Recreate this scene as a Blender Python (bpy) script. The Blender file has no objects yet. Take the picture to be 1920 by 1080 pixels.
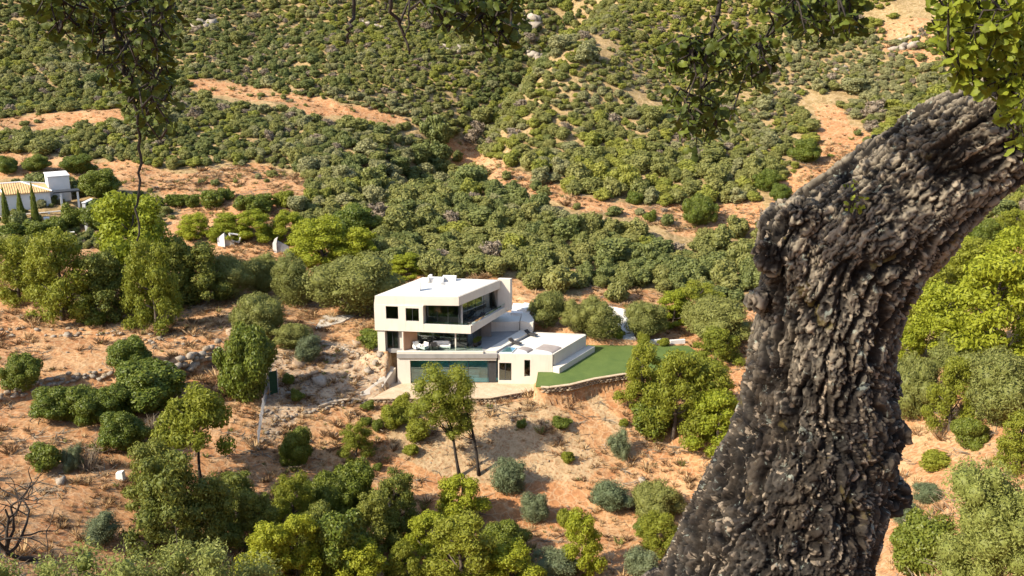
import bpy, bmesh, math, random
import numpy as np
from mathutils import Vector, Matrix, Euler

# ------------------------------------------------------------------ camera, sky, sun, exposure
scene = bpy.context.scene
C = scene.collection
CAM = np.array([0.0, 0.0, 50.0])
PITCH = math.radians(16.0)
FPX = 1920 * 35.0 / 36.0                 # focal length in pixels of the 1920 wide photograph
cam_data = bpy.data.cameras.new('camera')
cam_data.lens = 35.0
cam_data.sensor_width = 36.0
cam_data.clip_start = 0.05
cam_data.clip_end = 3000.0
cam = bpy.data.objects.new('camera', cam_data)
C.objects.link(cam)
cam.location = CAM
cam.rotation_euler = (math.radians(90) - PITCH, 0, 0)
scene.camera = cam

SUN_ELEV = math.radians(38.0)
SUN_AZ = math.radians(29.0)              # shadows run to the right and this far away from the camera
to_sun = Vector((-math.cos(SUN_AZ) * math.cos(SUN_ELEV), -math.sin(SUN_AZ) * math.cos(SUN_ELEV), math.sin(SUN_ELEV)))
world = bpy.data.worlds.new('World')
scene.world = world
world.use_nodes = True
wn = world.node_tree.nodes
wn.clear()
sky = wn.new('ShaderNodeTexSky')
sky.sky_type = 'NISHITA'
sky.sun_disc = False
sky.sun_elevation = SUN_ELEV
sky.sun_rotation = math.atan2(to_sun.x, to_sun.y)
bg = wn.new('ShaderNodeBackground')
bg.inputs['Strength'].default_value = 0.15
wo = wn.new('ShaderNodeOutputWorld')
world.node_tree.links.new(sky.outputs[0], bg.inputs[0])
world.node_tree.links.new(bg.outputs[0], wo.inputs[0])
sun_data = bpy.data.lights.new('sun', 'SUN')
sun_data.energy = 4.6
sun_data.angle = math.radians(0.53)
sun_data.color = (1.0, 0.90, 0.74)
sun = bpy.data.objects.new('sun', sun_data)
C.objects.link(sun)
sun.rotation_euler = (-to_sun).to_track_quat('-Z', 'Y').to_euler()
sun.location = (-60, -40, 120)

vs = scene.view_settings
vs.view_transform = 'Standard'
vs.look = 'None'
vs.gamma = 1.0
vs.use_curve_mapping = False
vs.exposure = 0.96
scene.cycles.max_bounces = 6
scene.cycles.transparent_max_bounces = 8
scene.cycles.diffuse_bounces = 3
scene.cycles.caustics_reflective = False
scene.cycles.caustics_refractive = False

rng = np.random.default_rng(7)
random.seed(7)

# ------------------------------------------------------------------ photograph pixels <-> places
CP, SP = math.cos(PITCH), math.sin(PITCH)
def pdir(u, v):
    dx = (u - 960.0) / FPX
    dy = (540.0 - v) / FPX
    return np.array([dx, CP + dy * SP, -SP + dy * CP])
def P(u, v, Y):                                   # point on the sight line at ground distance Y
    d = pdir(u, v)
    return CAM + d * (Y / d[1])
def W(u, v, z):                                   # point on the sight line at height z
    d = pdir(u, v)
    return CAM + d * ((z - CAM[2]) / d[2])
def depth_of(p):
    q = np.asarray(p, float) - CAM
    return q[..., 1] * CP - q[..., 2] * SP
def project(p):
    q = np.asarray(p, float) - CAM
    dep = q[..., 1] * CP - q[..., 2] * SP
    up = q[..., 1] * SP + q[..., 2] * CP
    dep = np.where(np.abs(dep) < 1e-6, 1e-6, dep)
    return 960 + FPX * q[..., 0] / dep, 540 - FPX * up / dep, dep
def zrow(p, v):                                   # height above the place p that shows on row v
    k = (540.0 - v) / FPX
    y = p[1] - CAM[1]
    return CAM[2] + y * (k * CP - SP) / (CP + k * SP)

# ------------------------------------------------------------------ noise in numpy
def _hash(ix, iy, iz, s):
    n = (ix * 374761393 + iy * 668265263 + iz * 2147483647 + s * 1274126177) & 0xffffffff
    n = ((n ^ (n >> 13)) * 1274126177) & 0xffffffff
    n = ((n ^ (n >> 16)) * 2246822519) & 0xffffffff
    return ((n ^ (n >> 15)) & 0xffffff) / float(0xffffff)
def vnoise(p, s=0):                               # value noise, p (n,3), result -1..1
    f = np.floor(p).astype(np.int64)
    t = p - f
    t = t * t * (3 - 2 * t)
    r = 0
    for a in (0, 1):
        for b in (0, 1):
            for c in (0, 1):
                w = (t[:, 0] if a else 1 - t[:, 0]) * (t[:, 1] if b else 1 - t[:, 1]) * (t[:, 2] if c else 1 - t[:, 2])
                r = r + w * _hash(f[:, 0] + a, f[:, 1] + b, f[:, 2] + c, s)
    return r * 2 - 1
def fbm(p, s=0, octv=4, gain=0.5):
    r = 0; a = 1.0; q = p.copy()
    for i in range(octv):
        r = r + a * vnoise(q, s + i * 17)
        q = q * 2.03 + 11.3
        a *= gain
    return r
def fbm2(x, y, sc, s=0, octv=4, gain=0.5):
    p = np.stack([np.ravel(x) * sc, np.ravel(y) * sc, np.full(np.size(x), 0.5 + s)], 1)
    return fbm(p, s, octv, gain).reshape(np.shape(x))
def cells(p, s=0):                                # cell noise: F1, F2, id
    f = np.floor(p).astype(np.int64)
    f1 = np.full(len(p), 9.0); f2 = np.full(len(p), 9.0); idv = np.zeros(len(p))
    for a in (-1, 0, 1):
        for b in (-1, 0, 1):
            for c in (-1, 0, 1):
                i, j, k = f[:, 0] + a, f[:, 1] + b, f[:, 2] + c
                q = np.stack([i + _hash(i, j, k, s), j + _hash(i, j, k, s + 1), k + _hash(i, j, k, s + 2)], 1)
                d = np.sqrt(((q - p) ** 2).sum(1))
                near = d < f1
                f2 = np.where(near, f1, np.minimum(f2, d))
                idv = np.where(near, _hash(i, j, k, s + 3), idv)
                f1 = np.where(near, d, f1)
    return f1, f2, idv

# ------------------------------------------------------------------ polygons on the ground
def inside(poly, x, y):
    poly = np.asarray(poly)
    r = np.zeros(np.shape(x), bool)
    n = len(poly)
    for i in range(n):
        x0, y0 = poly[i][:2]; x1, y1 = poly[(i + 1) % n][:2]
        c = (y0 > y) != (y1 > y)
        with np.errstate(divide='ignore', invalid='ignore'):
            xi = (x1 - x0) * (y - y0) / (y1 - y0) + x0
        r ^= c & (x < xi)
    return r
def dist_line(pts, x, y, closed=False):
    d = np.full(np.shape(x), 1e9)
    n = len(pts)
    for i in range(n if closed else n - 1):
        x0, y0 = pts[i][:2]; x1, y1 = pts[(i + 1) % n][:2]
        L = (x1 - x0) ** 2 + (y1 - y0) ** 2
        t = np.clip(((x - x0) * (x1 - x0) + (y - y0) * (y1 - y0)) / max(L, 1e-9), 0, 1)
        d = np.minimum(d, np.hypot(x - x0 - t * (x1 - x0), y - y0 - t * (y1 - y0)))
    return d

# ------------------------------------------------------------------ materials
def new_mat(name):
    m = bpy.data.materials.new(name)
    m.use_nodes = True
    nt = m.node_tree
    nt.nodes.clear()
    out = nt.nodes.new('ShaderNodeOutputMaterial')
    return m, nt, out
def node(nt, t, **kw):
    n = nt.nodes.new(t)
    for k, v in kw.items():
        if k.startswith('i_'):
            n.inputs[k[2:].replace('_', ' ')].default_value = v
        else:
            setattr(n, k, v)
    return n
def ramp(nt, fac, stops, interp='LINEAR'):
    r = nt.nodes.new('ShaderNodeValToRGB')
    r.color_ramp.interpolation = interp
    els = r.color_ramp.elements
    while len(els) < len(stops):
        els.new(0.5)
    for e, (p, c) in zip(els, stops):
        e.position = p
        e.color = (c[0], c[1], c[2], 1) if len(c) == 3 else c
    nt.links.new(fac, r.inputs[0])
    return r
def mixc(nt, fac, a, b, mode='MIX'):
    n = nt.nodes.new('ShaderNodeMix')
    n.data_type = 'RGBA'
    n.blend_type = mode
    for sock, v in ((n.inputs[0], fac), (n.inputs[6], a), (n.inputs[7], b)):
        if hasattr(v, 'is_linked'):
            nt.links.new(v, sock)
        elif isinstance(v, (int, float)):
            sock.default_value = v
        else:
            sock.default_value = (v[0], v[1], v[2], 1)
    return n.outputs[2]
def noise(nt, scale, detail=4, rough=0.55, coord=None, dist=0.0):
    n = node(nt, 'ShaderNodeTexNoise')
    n.inputs['Scale'].default_value = scale
    n.inputs['Detail'].default_value = detail
    n.inputs['Roughness'].default_value = rough
    n.inputs['Distortion'].default_value = dist
    if coord is not None:
        nt.links.new(coord, n.inputs['Vector'])
    return n.outputs['Fac']
def principled(nt, out, col, rough=0.8, spec=0.3, normal=None):
    b = node(nt, 'ShaderNodeBsdfPrincipled')
    if hasattr(col, 'is_linked'):
        nt.links.new(col, b.inputs['Base Color'])
    else:
        b.inputs['Base Color'].default_value = (col[0], col[1], col[2], 1)
    if hasattr(rough, 'is_linked'):
        nt.links.new(rough, b.inputs['Roughness'])
    else:
        b.inputs['Roughness'].default_value = rough
    b.inputs['Specular IOR Level'].default_value = spec
    if normal is not None:
        nt.links.new(normal, b.inputs['Normal'])
    nt.links.new(b.outputs[0], out.inputs[0])
    return b
def bump(nt, height, strength=0.5, dist=0.05):
    b = node(nt, 'ShaderNodeBump')
    b.inputs['Strength'].default_value = strength
    b.inputs['Distance'].default_value = dist
    nt.links.new(height, b.inputs['Height'])
    return b.outputs[0]
def geo_pos(nt):
    return node(nt, 'ShaderNodeNewGeometry').outputs['Position']
def mat_rough(name, a, b, scale, rough=0.85, bmp=0.4, bdist=0.03, spec=0.25, c=None):
    m, nt, out = new_mat(name)
    pos = node(nt, 'ShaderNodeTexCoord').outputs['Object']
    n1 = noise(nt, scale, 5, 0.6, pos)
    n2 = noise(nt, scale * 5.3, 4, 0.6, pos)
    col = ramp(nt, n1, [(0.35, a), (0.65, b)]).outputs[0]
    if c is not None:
        f = ramp(nt, n2, [(0.52, (0, 0, 0)), (0.7, (1, 1, 1))]).outputs[0]
        col = mixc(nt, f, col, c)
    principled(nt, out, col, rough, spec, bump(nt, n2, bmp, bdist))
    return m
def mat_render(name, a, b, stain):
    """painted render: slow tone changes and faint vertical run-off marks"""
    m, nt, out = new_mat(name)
    pos = node(nt, 'ShaderNodeTexCoord').outputs['Object']
    mp = node(nt, 'ShaderNodeMapping'); mp.inputs['Scale'].default_value = (1.6, 1.6, .16)
    nt.links.new(pos, mp.inputs[0])
    st = noise(nt, 1.5, 5, .65, mp.outputs[0])
    n1 = noise(nt, .45, 4, .6, pos)
    col = ramp(nt, n1, [(.35, a), (.65, b)]).outputs[0]
    col = mixc(nt, ramp(nt, st, [(.52, (0, 0, 0)), (.75, (.55, .55, .55))]).outputs[0], col, stain)
    principled(nt, out, col, .85, .25, bump(nt, noise(nt, 6, 4, .6, pos), .12, .01))
    return m
def mat_foliage(name, a, b, tip, transl=0.3, rough=0.55, spec=0.25):
    """a, b: the range between plants; tip: colour of the younger leaves"""
    m, nt, out = new_mat(name)
    oi = node(nt, 'ShaderNodeObjectInfo')
    at = node(nt, 'ShaderNodeAttribute', attribute_name='leaf')
    base = mixc(nt, oi.outputs['Random'], a, b)
    f = ramp(nt, at.outputs['Fac'], [(0.35, (0, 0, 0)), (1.0, (0.85, 0.85, 0.85))]).outputs[0]
    col = mixc(nt, f, base, tip)
    p = principled(nt, out, col, rough, spec)
    tr = node(nt, 'ShaderNodeBsdfTranslucent')
    lift = mixc(nt, 0.35, col, tip)
    nt.links.new(lift, tr.inputs[0])
    mx = node(nt, 'ShaderNodeMixShader')
    mx.inputs[0].default_value = transl
    nt.links.new(p.outputs[0], mx.inputs[1])
    nt.links.new(tr.outputs[0], mx.inputs[2])
    nt.links.new(mx.outputs[0], out.inputs[0])
    return m

M = {}
M['pine'] = mat_foliage('pine_needles', (0.167, 0.191, 0.022), (0.227, 0.239, 0.026), (0.313, 0.315, 0.032), 0.36)
M['darkpine'] = mat_foliage('dark_pine_needles', (0.118, 0.143, 0.028), (0.169, 0.183, 0.032), (0.265, 0.257, 0.039), 0.3)
M['evergreen'] = mat_foliage('evergreen_leaves', (0.090, 0.127, 0.018), (0.138, 0.164, 0.022), (0.224, 0.238, 0.034), 0.28, 0.45)
M['olive'] = mat_foliage('olive_leaves', (0.151, 0.167, 0.040), (0.207, 0.211, 0.052), (0.280, 0.275, 0.081), 0.28)
M['grey'] = mat_foliage('grey_green_leaves', (0.120, 0.150, 0.070), (0.160, 0.185, 0.090), (0.22, 0.245, 0.13), 0.25)
M['scrub'] = mat_foliage('scrub_leaves', (0.157, 0.172, 0.044), (0.238, 0.231, 0.067), (0.313, 0.296, 0.085), 0.30)
M['bright'] = mat_foliage('bright_leaves', (0.217, 0.254, 0.021), (0.286, 0.307, 0.023), (0.371, 0.382, 0.030), 0.38)
M['dry'] = mat_foliage('dry_twigs', (0.20, 0.155, 0.105), (0.26, 0.21, 0.15), (0.34, 0.28, 0.21), 0.05, 0.9, 0.1)
M['browntuft'] = mat_foliage('brown_tufts', (0.15, 0.085, 0.04), (0.22, 0.125, 0.06), (0.30, 0.19, 0.10), 0.1, 0.9, 0.1)
M['straw'] = mat_foliage('straw', (0.36, 0.23, 0.11), (0.46, 0.31, 0.16), (0.55, 0.40, 0.22), 0.1, 0.9, 0.1)
M['oakleaf'] = mat_foliage('oak_leaves', (0.032, 0.048, 0.009), (0.062, 0.082, 0.012), (0.13, 0.155, 0.02), 0.16, 0.55, 0.2)  # the same leaves for the shaded branches, darkened in colour
M['sunlitleaf'] = mat_foliage('sunlit_oak_leaves', (0.120, 0.155, 0.016), (0.180, 0.215, 0.020), (0.30, 0.33, 0.03), 0.36, 0.55, 0.25)  # sunlight painted into the oak leaf colour of the right branch and sprout
M['near'] = mat_foliage('pale_brush_leaves', (0.19, 0.22, 0.050), (0.24, 0.26, 0.062), (0.35, 0.36, 0.10), 0.35)
M['scrubdark'] = mat_foliage('dark_scrub_leaves', (0.112, 0.138, 0.040), (0.165, 0.185, 0.052), (0.236, 0.242, 0.067), 0.28)
M['scrubpale'] = mat_foliage('pale_scrub_leaves', (0.215, 0.215, 0.090), (0.290, 0.275, 0.120), (0.35, 0.33, 0.15), 0.3)
M['scrubyellow'] = mat_foliage('yellow_scrub_leaves', (0.217, 0.237, 0.040), (0.281, 0.279, 0.049), (0.350, 0.338, 0.062), 0.32)
M['wood'] = mat_rough('grey_brown_bark', (0.07, 0.055, 0.042), (0.14, 0.11, 0.085), 2.0, 0.9, 0.6, 0.05)
M['darkwood'] = mat_rough('dark_bark', (0.022, 0.018, 0.015), (0.050, 0.040, 0.032), 2.0, 0.9, 0.6, 0.05)
M['rock'] = mat_rough('limestone', (0.25, 0.205, 0.155), (0.38, 0.325, 0.255), 1.3, 0.9, 0.7, 0.08, 0.2, (0.20, 0.16, 0.12))
M['rubble'] = mat_rough('brown_stone', (0.26, 0.18, 0.115), (0.40, 0.30, 0.20), 1.5, 0.9, 0.7, 0.08, 0.2, (0.17, 0.12, 0.08))
M['wallstone'] = mat_rough('weathered_stone', (0.20, 0.15, 0.10), (0.40, 0.31, 0.21), 1.8, 0.9, 0.7, 0.06, 0.2, (0.11, 0.085, 0.06))
M['render'] = mat_render('cream_render', (0.60, 0.545, 0.455), (0.65, 0.595, 0.50), (0.52, 0.455, 0.365))
M['roofrender'] = mat_rough('pale_roof_membrane', (0.58, 0.55, 0.49), (0.66, 0.63, 0.57), 0.3, 0.8, 0.15, 0.01, 0.25, (0.54, 0.505, 0.44))
M['deck'] = mat_rough('pale_stone_deck', (0.25, 0.24, 0.225), (0.31, 0.295, 0.275), 0.8, 0.7, 0.1, 0.01)
M['white'] = mat_rough('white_paint', (0.64, 0.625, 0.59), (0.70, 0.685, 0.65), 0.6, 0.8, 0.15, 0.01)
M['frame'] = mat_rough('dark_metal', (0.03, 0.032, 0.035), (0.045, 0.047, 0.05), 2.0, 0.45, 0.05, 0.01, 0.4)
M['greymetal'] = mat_rough('grey_metal', (0.30, 0.30, 0.30), (0.40, 0.40, 0.40), 2.0, 0.5, 0.05, 0.01, 0.4)
M['interior'] = mat_rough('interior_plaster', (0.22, 0.20, 0.18), (0.28, 0.26, 0.23), 0.6, 0.9, 0.05, 0.01)
M['pooltile'] = mat_rough('teal_tiles', (0.30, 0.56, 0.60), (0.38, 0.64, 0.68), 1.2, 0.5, 0.05, 0.01)
M['curtain'] = mat_rough('pale_curtain', (0.42, 0.42, 0.40), (0.52, 0.51, 0.48), 3.0, 0.9, 0.1, 0.01)
M['fabric'] = mat_rough('white_cushion', (0.70, 0.68, 0.63), (0.76, 0.74, 0.70), 3.0, 0.9, 0.1, 0.01)
M['darkfabric'] = mat_rough('dark_wicker', (0.035, 0.032, 0.03), (0.06, 0.055, 0.05), 6.0, 0.8, 0.3, 0.01)
M['taupe'] = mat_rough('taupe_membrane', (0.30, 0.25, 0.215), (0.36, 0.305, 0.265), 1.2, 0.85, 0.1, 0.01)
M['concrete'] = mat_rough('worn_concrete', (0.40, 0.35, 0.28), (0.52, 0.46, 0.38), 0.7, 0.9, 0.3, 0.02)
M['gravel'] = mat_rough('beige_gravel', (0.44, 0.33, 0.21), (0.56, 0.44, 0.30), 1.1, 0.95, 0.8, 0.05, 0.15, (0.34, 0.25, 0.16))
M['whitegravel'] = mat_rough('white_gravel', (0.52, 0.49, 0.43), (0.62, 0.59, 0.52), 1.4, 0.95, 0.5, 0.04)
M['tile'] = mat_rough('ochre_roof_tiles', (0.52, 0.33, 0.15), (0.64, 0.44, 0.22), 1.0, 0.9, 0.4, 0.04, 0.2, (0.42, 0.25, 0.11))
M['pot'] = mat_rough('dark_pot', (0.03, 0.028, 0.026), (0.05, 0.046, 0.042), 4.0, 0.6, 0.1, 0.01)
M['oxide'] = mat_rough('terracotta_render', (0.42, 0.24, 0.14), (0.50, 0.30, 0.18), 0.8, 0.9, 0.2, 0.02)

def mat_glass(name, tint, refl, rough=0.03):
    m, nt, out = new_mat(name)
    t = node(nt, 'ShaderNodeBsdfTransparent'); t.inputs[0].default_value = (*tint, 1)
    g = node(nt, 'ShaderNodeBsdfGlossy'); g.inputs['Roughness'].default_value = rough
    g.inputs[0].default_value = (0.9, 0.95, 0.95, 1)
    lw = node(nt, 'ShaderNodeLayerWeight'); lw.inputs[0].default_value = 0.35
    mp = node(nt, 'ShaderNodeMapRange')
    mp.inputs['To Min'].default_value = refl
    mp.inputs['To Max'].default_value = 0.8
    nt.links.new(lw.outputs['Facing'], mp.inputs[0])
    pos = geo_pos(nt)
    b = bump(nt, noise(nt, 0.8, 2, 0.5, pos), 0.15, 0.02)
    nt.links.new(b, g.inputs['Normal'])
    mx = node(nt, 'ShaderNodeMixShader')
    nt.links.new(mp.outputs[0], mx.inputs[0])
    nt.links.new(t.outputs[0], mx.inputs[1])
    nt.links.new(g.outputs[0], mx.inputs[2])
    nt.links.new(mx.outputs[0], out.inputs[0])
    return m
M['glass'] = mat_glass('window_glass', (0.42, 0.50, 0.48), 0.12)
M['tealglass'] = mat_glass('teal_glass', (0.62, 0.88, 0.90), 0.10)
M['railglass'] = mat_glass('balustrade_glass', (0.80, 0.92, 0.88), 0.08)

# ------------------------------------------------------------------ objects
def link(o, parent=None):
    C.objects.link(o)
    if parent is not None:
        o.parent = parent
    return o
def mesh_np(name, verts, faces, mat=None, smooth=False, leaf=None):
    me = bpy.data.meshes.new(name)
    verts = np.asarray(verts, np.float32)
    if isinstance(faces, np.ndarray):
        n, k = faces.shape
        me.vertices.add(len(verts))
        me.vertices.foreach_set('co', verts.ravel())
        me.loops.add(n * k)
        me.loops.foreach_set('vertex_index', faces.astype(np.int32).ravel())
        me.polygons.add(n)
        me.polygons.foreach_set('loop_start', np.arange(0, n * k, k, dtype=np.int32))
        me.update(calc_edges=True)
    else:
        me.from_pydata([tuple(v) for v in verts.tolist()], [], faces)
        me.update()
    if leaf is not None:
        a = me.attributes.new('leaf', 'FLOAT', 'FACE')
        a.data.foreach_set('value', np.asarray(leaf, np.float32))
    if smooth:
        me.polygons.foreach_set('use_smooth', np.ones(len(me.polygons), bool))
    if mat is not None:
        me.materials.append(mat)
    return me
def obj(name, me, parent=None, loc=None):
    o = bpy.data.objects.new(name, me)
    link(o, parent)
    if loc is not None:
        o.location = loc
    return o
def tag(o, label, cat, group=None):
    o['label'] = label
    o['category'] = cat
    if group:
        o['group'] = group
    return o
def structure(o):
    o['kind'] = 'structure'
    return o
def stuff(o):
    o['kind'] = 'stuff'
    return o
def empty(name, loc, label=None, cat=None, group=None):
    o = bpy.data.objects.new(name, None)
    o.empty_display_size = 0.3
    link(o)
    o.location = loc
    if label:
        tag(o, label, cat, group)
    return o

class MB:
    """collects simple solids and links them as one mesh, in coordinates relative to org"""
    def __init__(self, org=(0, 0, 0)):
        self.v = []; self.f = []; self.org = np.array(org, float)
    def add(self, v, f):
        b = len(self.v)
        self.v += [tuple(np.asarray(p, float) - self.org) for p in v]
        self.f += [tuple(b + i for i in q) for q in f]
        return self
    def hexa(self, lo, hi):                       # lo, hi: four points each, same order
        self.add(list(lo) + list(hi), [(3, 2, 1, 0), (4, 5, 6, 7), (0, 1, 5, 4), (1, 2, 6, 5), (2, 3, 7, 6), (3, 0, 4, 7)])
        return self
    def box(self, c, sx, sy, sz, rz=0.0):          # c: centre of the base
        ca, sa = math.cos(rz), math.sin(rz)
        q = [(-sx / 2, -sy / 2), (sx / 2, -sy / 2), (sx / 2, sy / 2), (-sx / 2, sy / 2)]
        lo = [(c[0] + x * ca - y * sa, c[1] + x * sa + y * ca, c[2]) for x, y in q]
        hi = [(x, y, c[2] + sz) for x, y, _ in lo]
        return self.hexa(lo, hi)
    def prism(self, poly, z0, z1, top=None):       # poly counter-clockwise; top may be another polygon
        top = top if top is not None else poly
        n = len(poly)
        lo = [(p[0], p[1], z0 if np.isscalar(z0) else z0[i]) for i, p in enumerate(poly)]
        hi = [(p[0], p[1], z1 if np.isscalar(z1) else z1[i]) for i, p in enumerate(top)]
        f = [tuple(reversed(range(n))), tuple(range(n, 2 * n))]
        f += [(i, (i + 1) % n, n + (i + 1) % n, n + i) for i in range(n)]
        return self.add(lo + hi, f)
    def tube(self, pts, radii, n=7, cap=True):
        pts = [np.asarray(p, float) for p in pts]
        vs_, fs = [], []
        prev = np.array([0.31, 0.77, 0.55])
        for i, p in enumerate(pts):
            t = pts[min(i + 1, len(pts) - 1)] - pts[max(i - 1, 0)]
            t = t / (np.linalg.norm(t) + 1e-9)
            a = prev - t * prev.dot(t)
            if np.linalg.norm(a) < 1e-3:
                a = np.cross(t, [1, 0, 0])
            a /= np.linalg.norm(a); prev = a
            b = np.cross(t, a)
            for k in range(n):
                w = 2 * math.pi * k / n
                vs_.append(p + radii[i] * (a * math.cos(w) + b * math.sin(w)))
        for i in range(len(pts) - 1):
            for k in range(n):
                fs.append((i * n + k, i * n + (k + 1) % n, (i + 1) * n + (k + 1) % n, (i + 1) * n + k))
        if cap:
            fs.append(tuple(reversed(range(n))))
            fs.append(tuple(range((len(pts) - 1) * n, len(pts) * n)))
        return self.add(vs_, fs)
    def build(self, name, mat, parent=None, smooth=False, bevel=0.0):
        me = mesh_np(name, np.array(self.v), self.f, mat, smooth)
        bm = bmesh.new(); bm.from_mesh(me)
        bmesh.ops.recalc_face_normals(bm, faces=bm.faces)
        bm.to_mesh(me); bm.free()
        o = obj(name, me, parent)
        if parent is None:
            o.location = self.org
        if bevel > 0:
            b = o.modifiers.new('bevel', 'BEVEL'); b.width = bevel; b.segments = 2; b.limit_method = 'ANGLE'
        return o
# ------------------------------------------------------------------ terrain: one height field through measured places
_cols = {
 -300: [(1080,64),(900,82),(760,99),(640,117),(560,131),(430,160),(330,188),(220,226),(110,264),(0,300)],
 0:    [(1080,70),(900,88),(760,104),(640,121),(540,138),(430,165),(330,192),(220,232),(110,270),(0,305)],
 250:  [(1080,76),(900,93),(760,107),(640,122),(560,136),(430,166),(330,195),(200,240),(100,275),(0,308)],
 500:  [(1080,80),(900,98),(760,110),(680,119),(600,131),(500,152),(400,176),(320,200),(200,242),(100,278),(0,312)],
 700:  [(1080,84),(900,102),(757,113),(640,125),(590,136),(500,154),(420,172),(330,198),(250,226),(150,260),(50,294),(-50,328)],
 880:  [(1080,87),(895,103.5),(765,112.2),(480,160),(380,185),(300,208),(255,228),(190,250),(100,282),(0,320)],
 1010: [(1080,87),(900,103),(755,113),(540,148),(450,166),(380,182),(320,197),(250,213),(180,230),(130,244),(100,274),(0,318)],
 1250: [(1080,85),(900,103),(800,111),(720,118.5),(560,146),(450,167),(380,183),(300,202),(200,227),(100,254),(0,284)],
 1500: [(1080,76),(900,96),(750,112),(600,134),(450,164),(350,185),(250,208),(150,233),(50,260),(-50,288)],
 1700: [(1080,66),(900,84),(780,97),(600,122),(450,152),(300,188),(150,226),(0,264)],
 1920: [(1080,50),(900,68),(750,88),(600,110),(430,145),(300,175),(150,213),(0,252)],
 2250: [(1080,42),(750,76),(430,128),(150,195),(0,235)],
}
cpts = [P(u, v, Y) for u, l in _cols.items() for v, Y in l]
cpts += [P(0, -140, 352), P(500, -140, 362), P(960, -140, 372), P(1450, -140, 322), P(1920, -140, 296)]
cpts += [np.array(p, float) for p in [
    (-45, 0, 45.5), (0, 0, 48.3), (40, 0, 50), (-45, 22, 30), (0, 20, 33.6), (30, 20, 35), (0, 40, 19.3), (-50, 42, 17.5), (20, 36, 23.5),
    (0, -40, 55), (-60, -40, 52), (60, -40, 59), (0, -110, 60), (-330, 60, 12), (330, 60, 62), (-330, -80, 48), (330, -80, 70),
    (-330, 330, 62), (340, 330, 78), (0, 470, 92), (-380, 480, 88), (380, 480, 98), (0, 700, 100), (-500, 700, 95), (500, 700, 100), (-480, 200, 30), (480, 200, 70)]]
cpts = np.array(cpts)
SC = 100.0
def _tps(r2):
    return np.where(r2 > 1e-12, 0.5 * r2 * np.log(np.maximum(r2, 1e-12)), 0.0)
_A = cpts[:, :2] / SC
_n = len(_A)
_K = _tps(((_A[:, None, :] - _A[None, :, :]) ** 2).sum(-1)) + np.eye(_n) * 2e-4
_Pm = np.hstack([np.ones((_n, 1)), _A])
_L = np.zeros((_n + 3, _n + 3)); _L[:_n, :_n] = _K; _L[:_n, _n:] = _Pm; _L[_n:, :_n] = _Pm.T
_sol = np.linalg.solve(_L, np.concatenate([cpts[:, 2], np.zeros(3)]))
def base_height(x, y):
    x = np.asarray(x, float); y = np.asarray(y, float)
    sh = x.shape
    q = np.stack([x.ravel(), y.ravel()], 1) / SC
    r = np.empty(len(q))
    for i in range(0, len(q), 20000):
        c = q[i:i + 20000]
        r[i:i + 20000] = _tps(((c[:, None, :] - _A[None]) ** 2).sum(-1)) @ _sol[:_n] + _sol[_n] + c @ _sol[_n + 1:]
    return r.reshape(sh)

Z0 = float(W(746, 719, 0)[2] * 0 + P(746, 719, 119.0)[2])        # level of the gravel terrace in front of the villa
def poly_px(pts, z):
    return [tuple(W(u, v, z)[:2]) for u, v in pts]
FRONT_L = W(746, 719, Z0)
Z1 = float(zrow(FRONT_L, 663))                                     # deck over the lowest storey
ZL = float(Z1 - 2.35)                                              # lawn
gravel_poly = poly_px([(699, 747), (762, 745), (887, 745), (921, 744), (966, 736), (1026, 728), (1000, 712), (975, 705), (740, 705), (728, 728)], Z0)
lawn_poly = poly_px([(1004, 724), (1026, 726), (1069, 720), (1114, 709), (1170, 700), (1230, 700), (1320, 668), (1290, 648), (1120, 647), (1060, 645), (1010, 690)], ZL)
room_poly = poly_px([(748, 715), (985, 715), (1046, 694), (1075, 670), (1000, 660), (780, 660)], Z0)
deck_poly = poly_px([(700, 652), (757, 664), (940, 664), (1098, 627), (1030, 590), (958, 566), (800, 566), (735, 610)], Z1)
flats = [(deck_poly, Z1 - 0.25, 2.2), (room_poly, Z0 - 0.12, 0.6), (gravel_poly, Z0 - 0.06, 0.35), (lawn_poly, ZL - 0.06, 0.35)]
front_lines = [[W(u, v, Z0) for u, v in ((690, 748), (762, 746), (887, 746), (921, 745), (966, 737), (1012, 730))], [W(u, v, ZL) for u, v in ((1014, 726), (1069, 721), (1114, 710), (1170, 701), (1230, 701))]]

# dry-stone terraces on the left: the ground steps down in front of them
terrace_lines_px = [[(-60, 628), (60, 624), (150, 626), (230, 632), (300, 640), (372, 640)],
                    [(-60, 762), (0, 751), (75, 731), (133, 715), (213, 708), (262, 716), (302, 716), (355, 697), (418, 662)]]
gully_line = [P(1075, 20, 306)[:2], P(1040, 65, 290)[:2], P(995, 108, 268)[:2], P(930, 195, 246)[:2], P(855, 262, 226)[:2], P(800, 320, 205)[:2]]
def height_raw(x, y):
    h = base_height(x, y)
    far = np.clip((np.hypot(x, y) - 60) / 120, 0, 1)
    h = h + fbm2(x, y, 1 / 38.0, 3, 4) * (0.35 + 2.2 * far)
    h = h + fbm2(x, y, 1 / 7.0, 9, 4) * (0.16 + 0.30 * far)
    dg_ = dist_line(gully_line, x, y)
    gx = np.interp(y, [p[1] for p in gully_line][::-1], [p[0] for p in gully_line][::-1])
    side = np.where(x > gx, 1.0, 0.0) * np.clip((y - 205) / 25, 0, 1) * np.clip((330 - y) / 30, 0, 1)
    h = h - 9.5 * np.exp(-(dg_ / 10.0) ** 2) + side * 5.0 * np.exp(-((dg_ - 20) / 14.0) ** 2)
    return h
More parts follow.
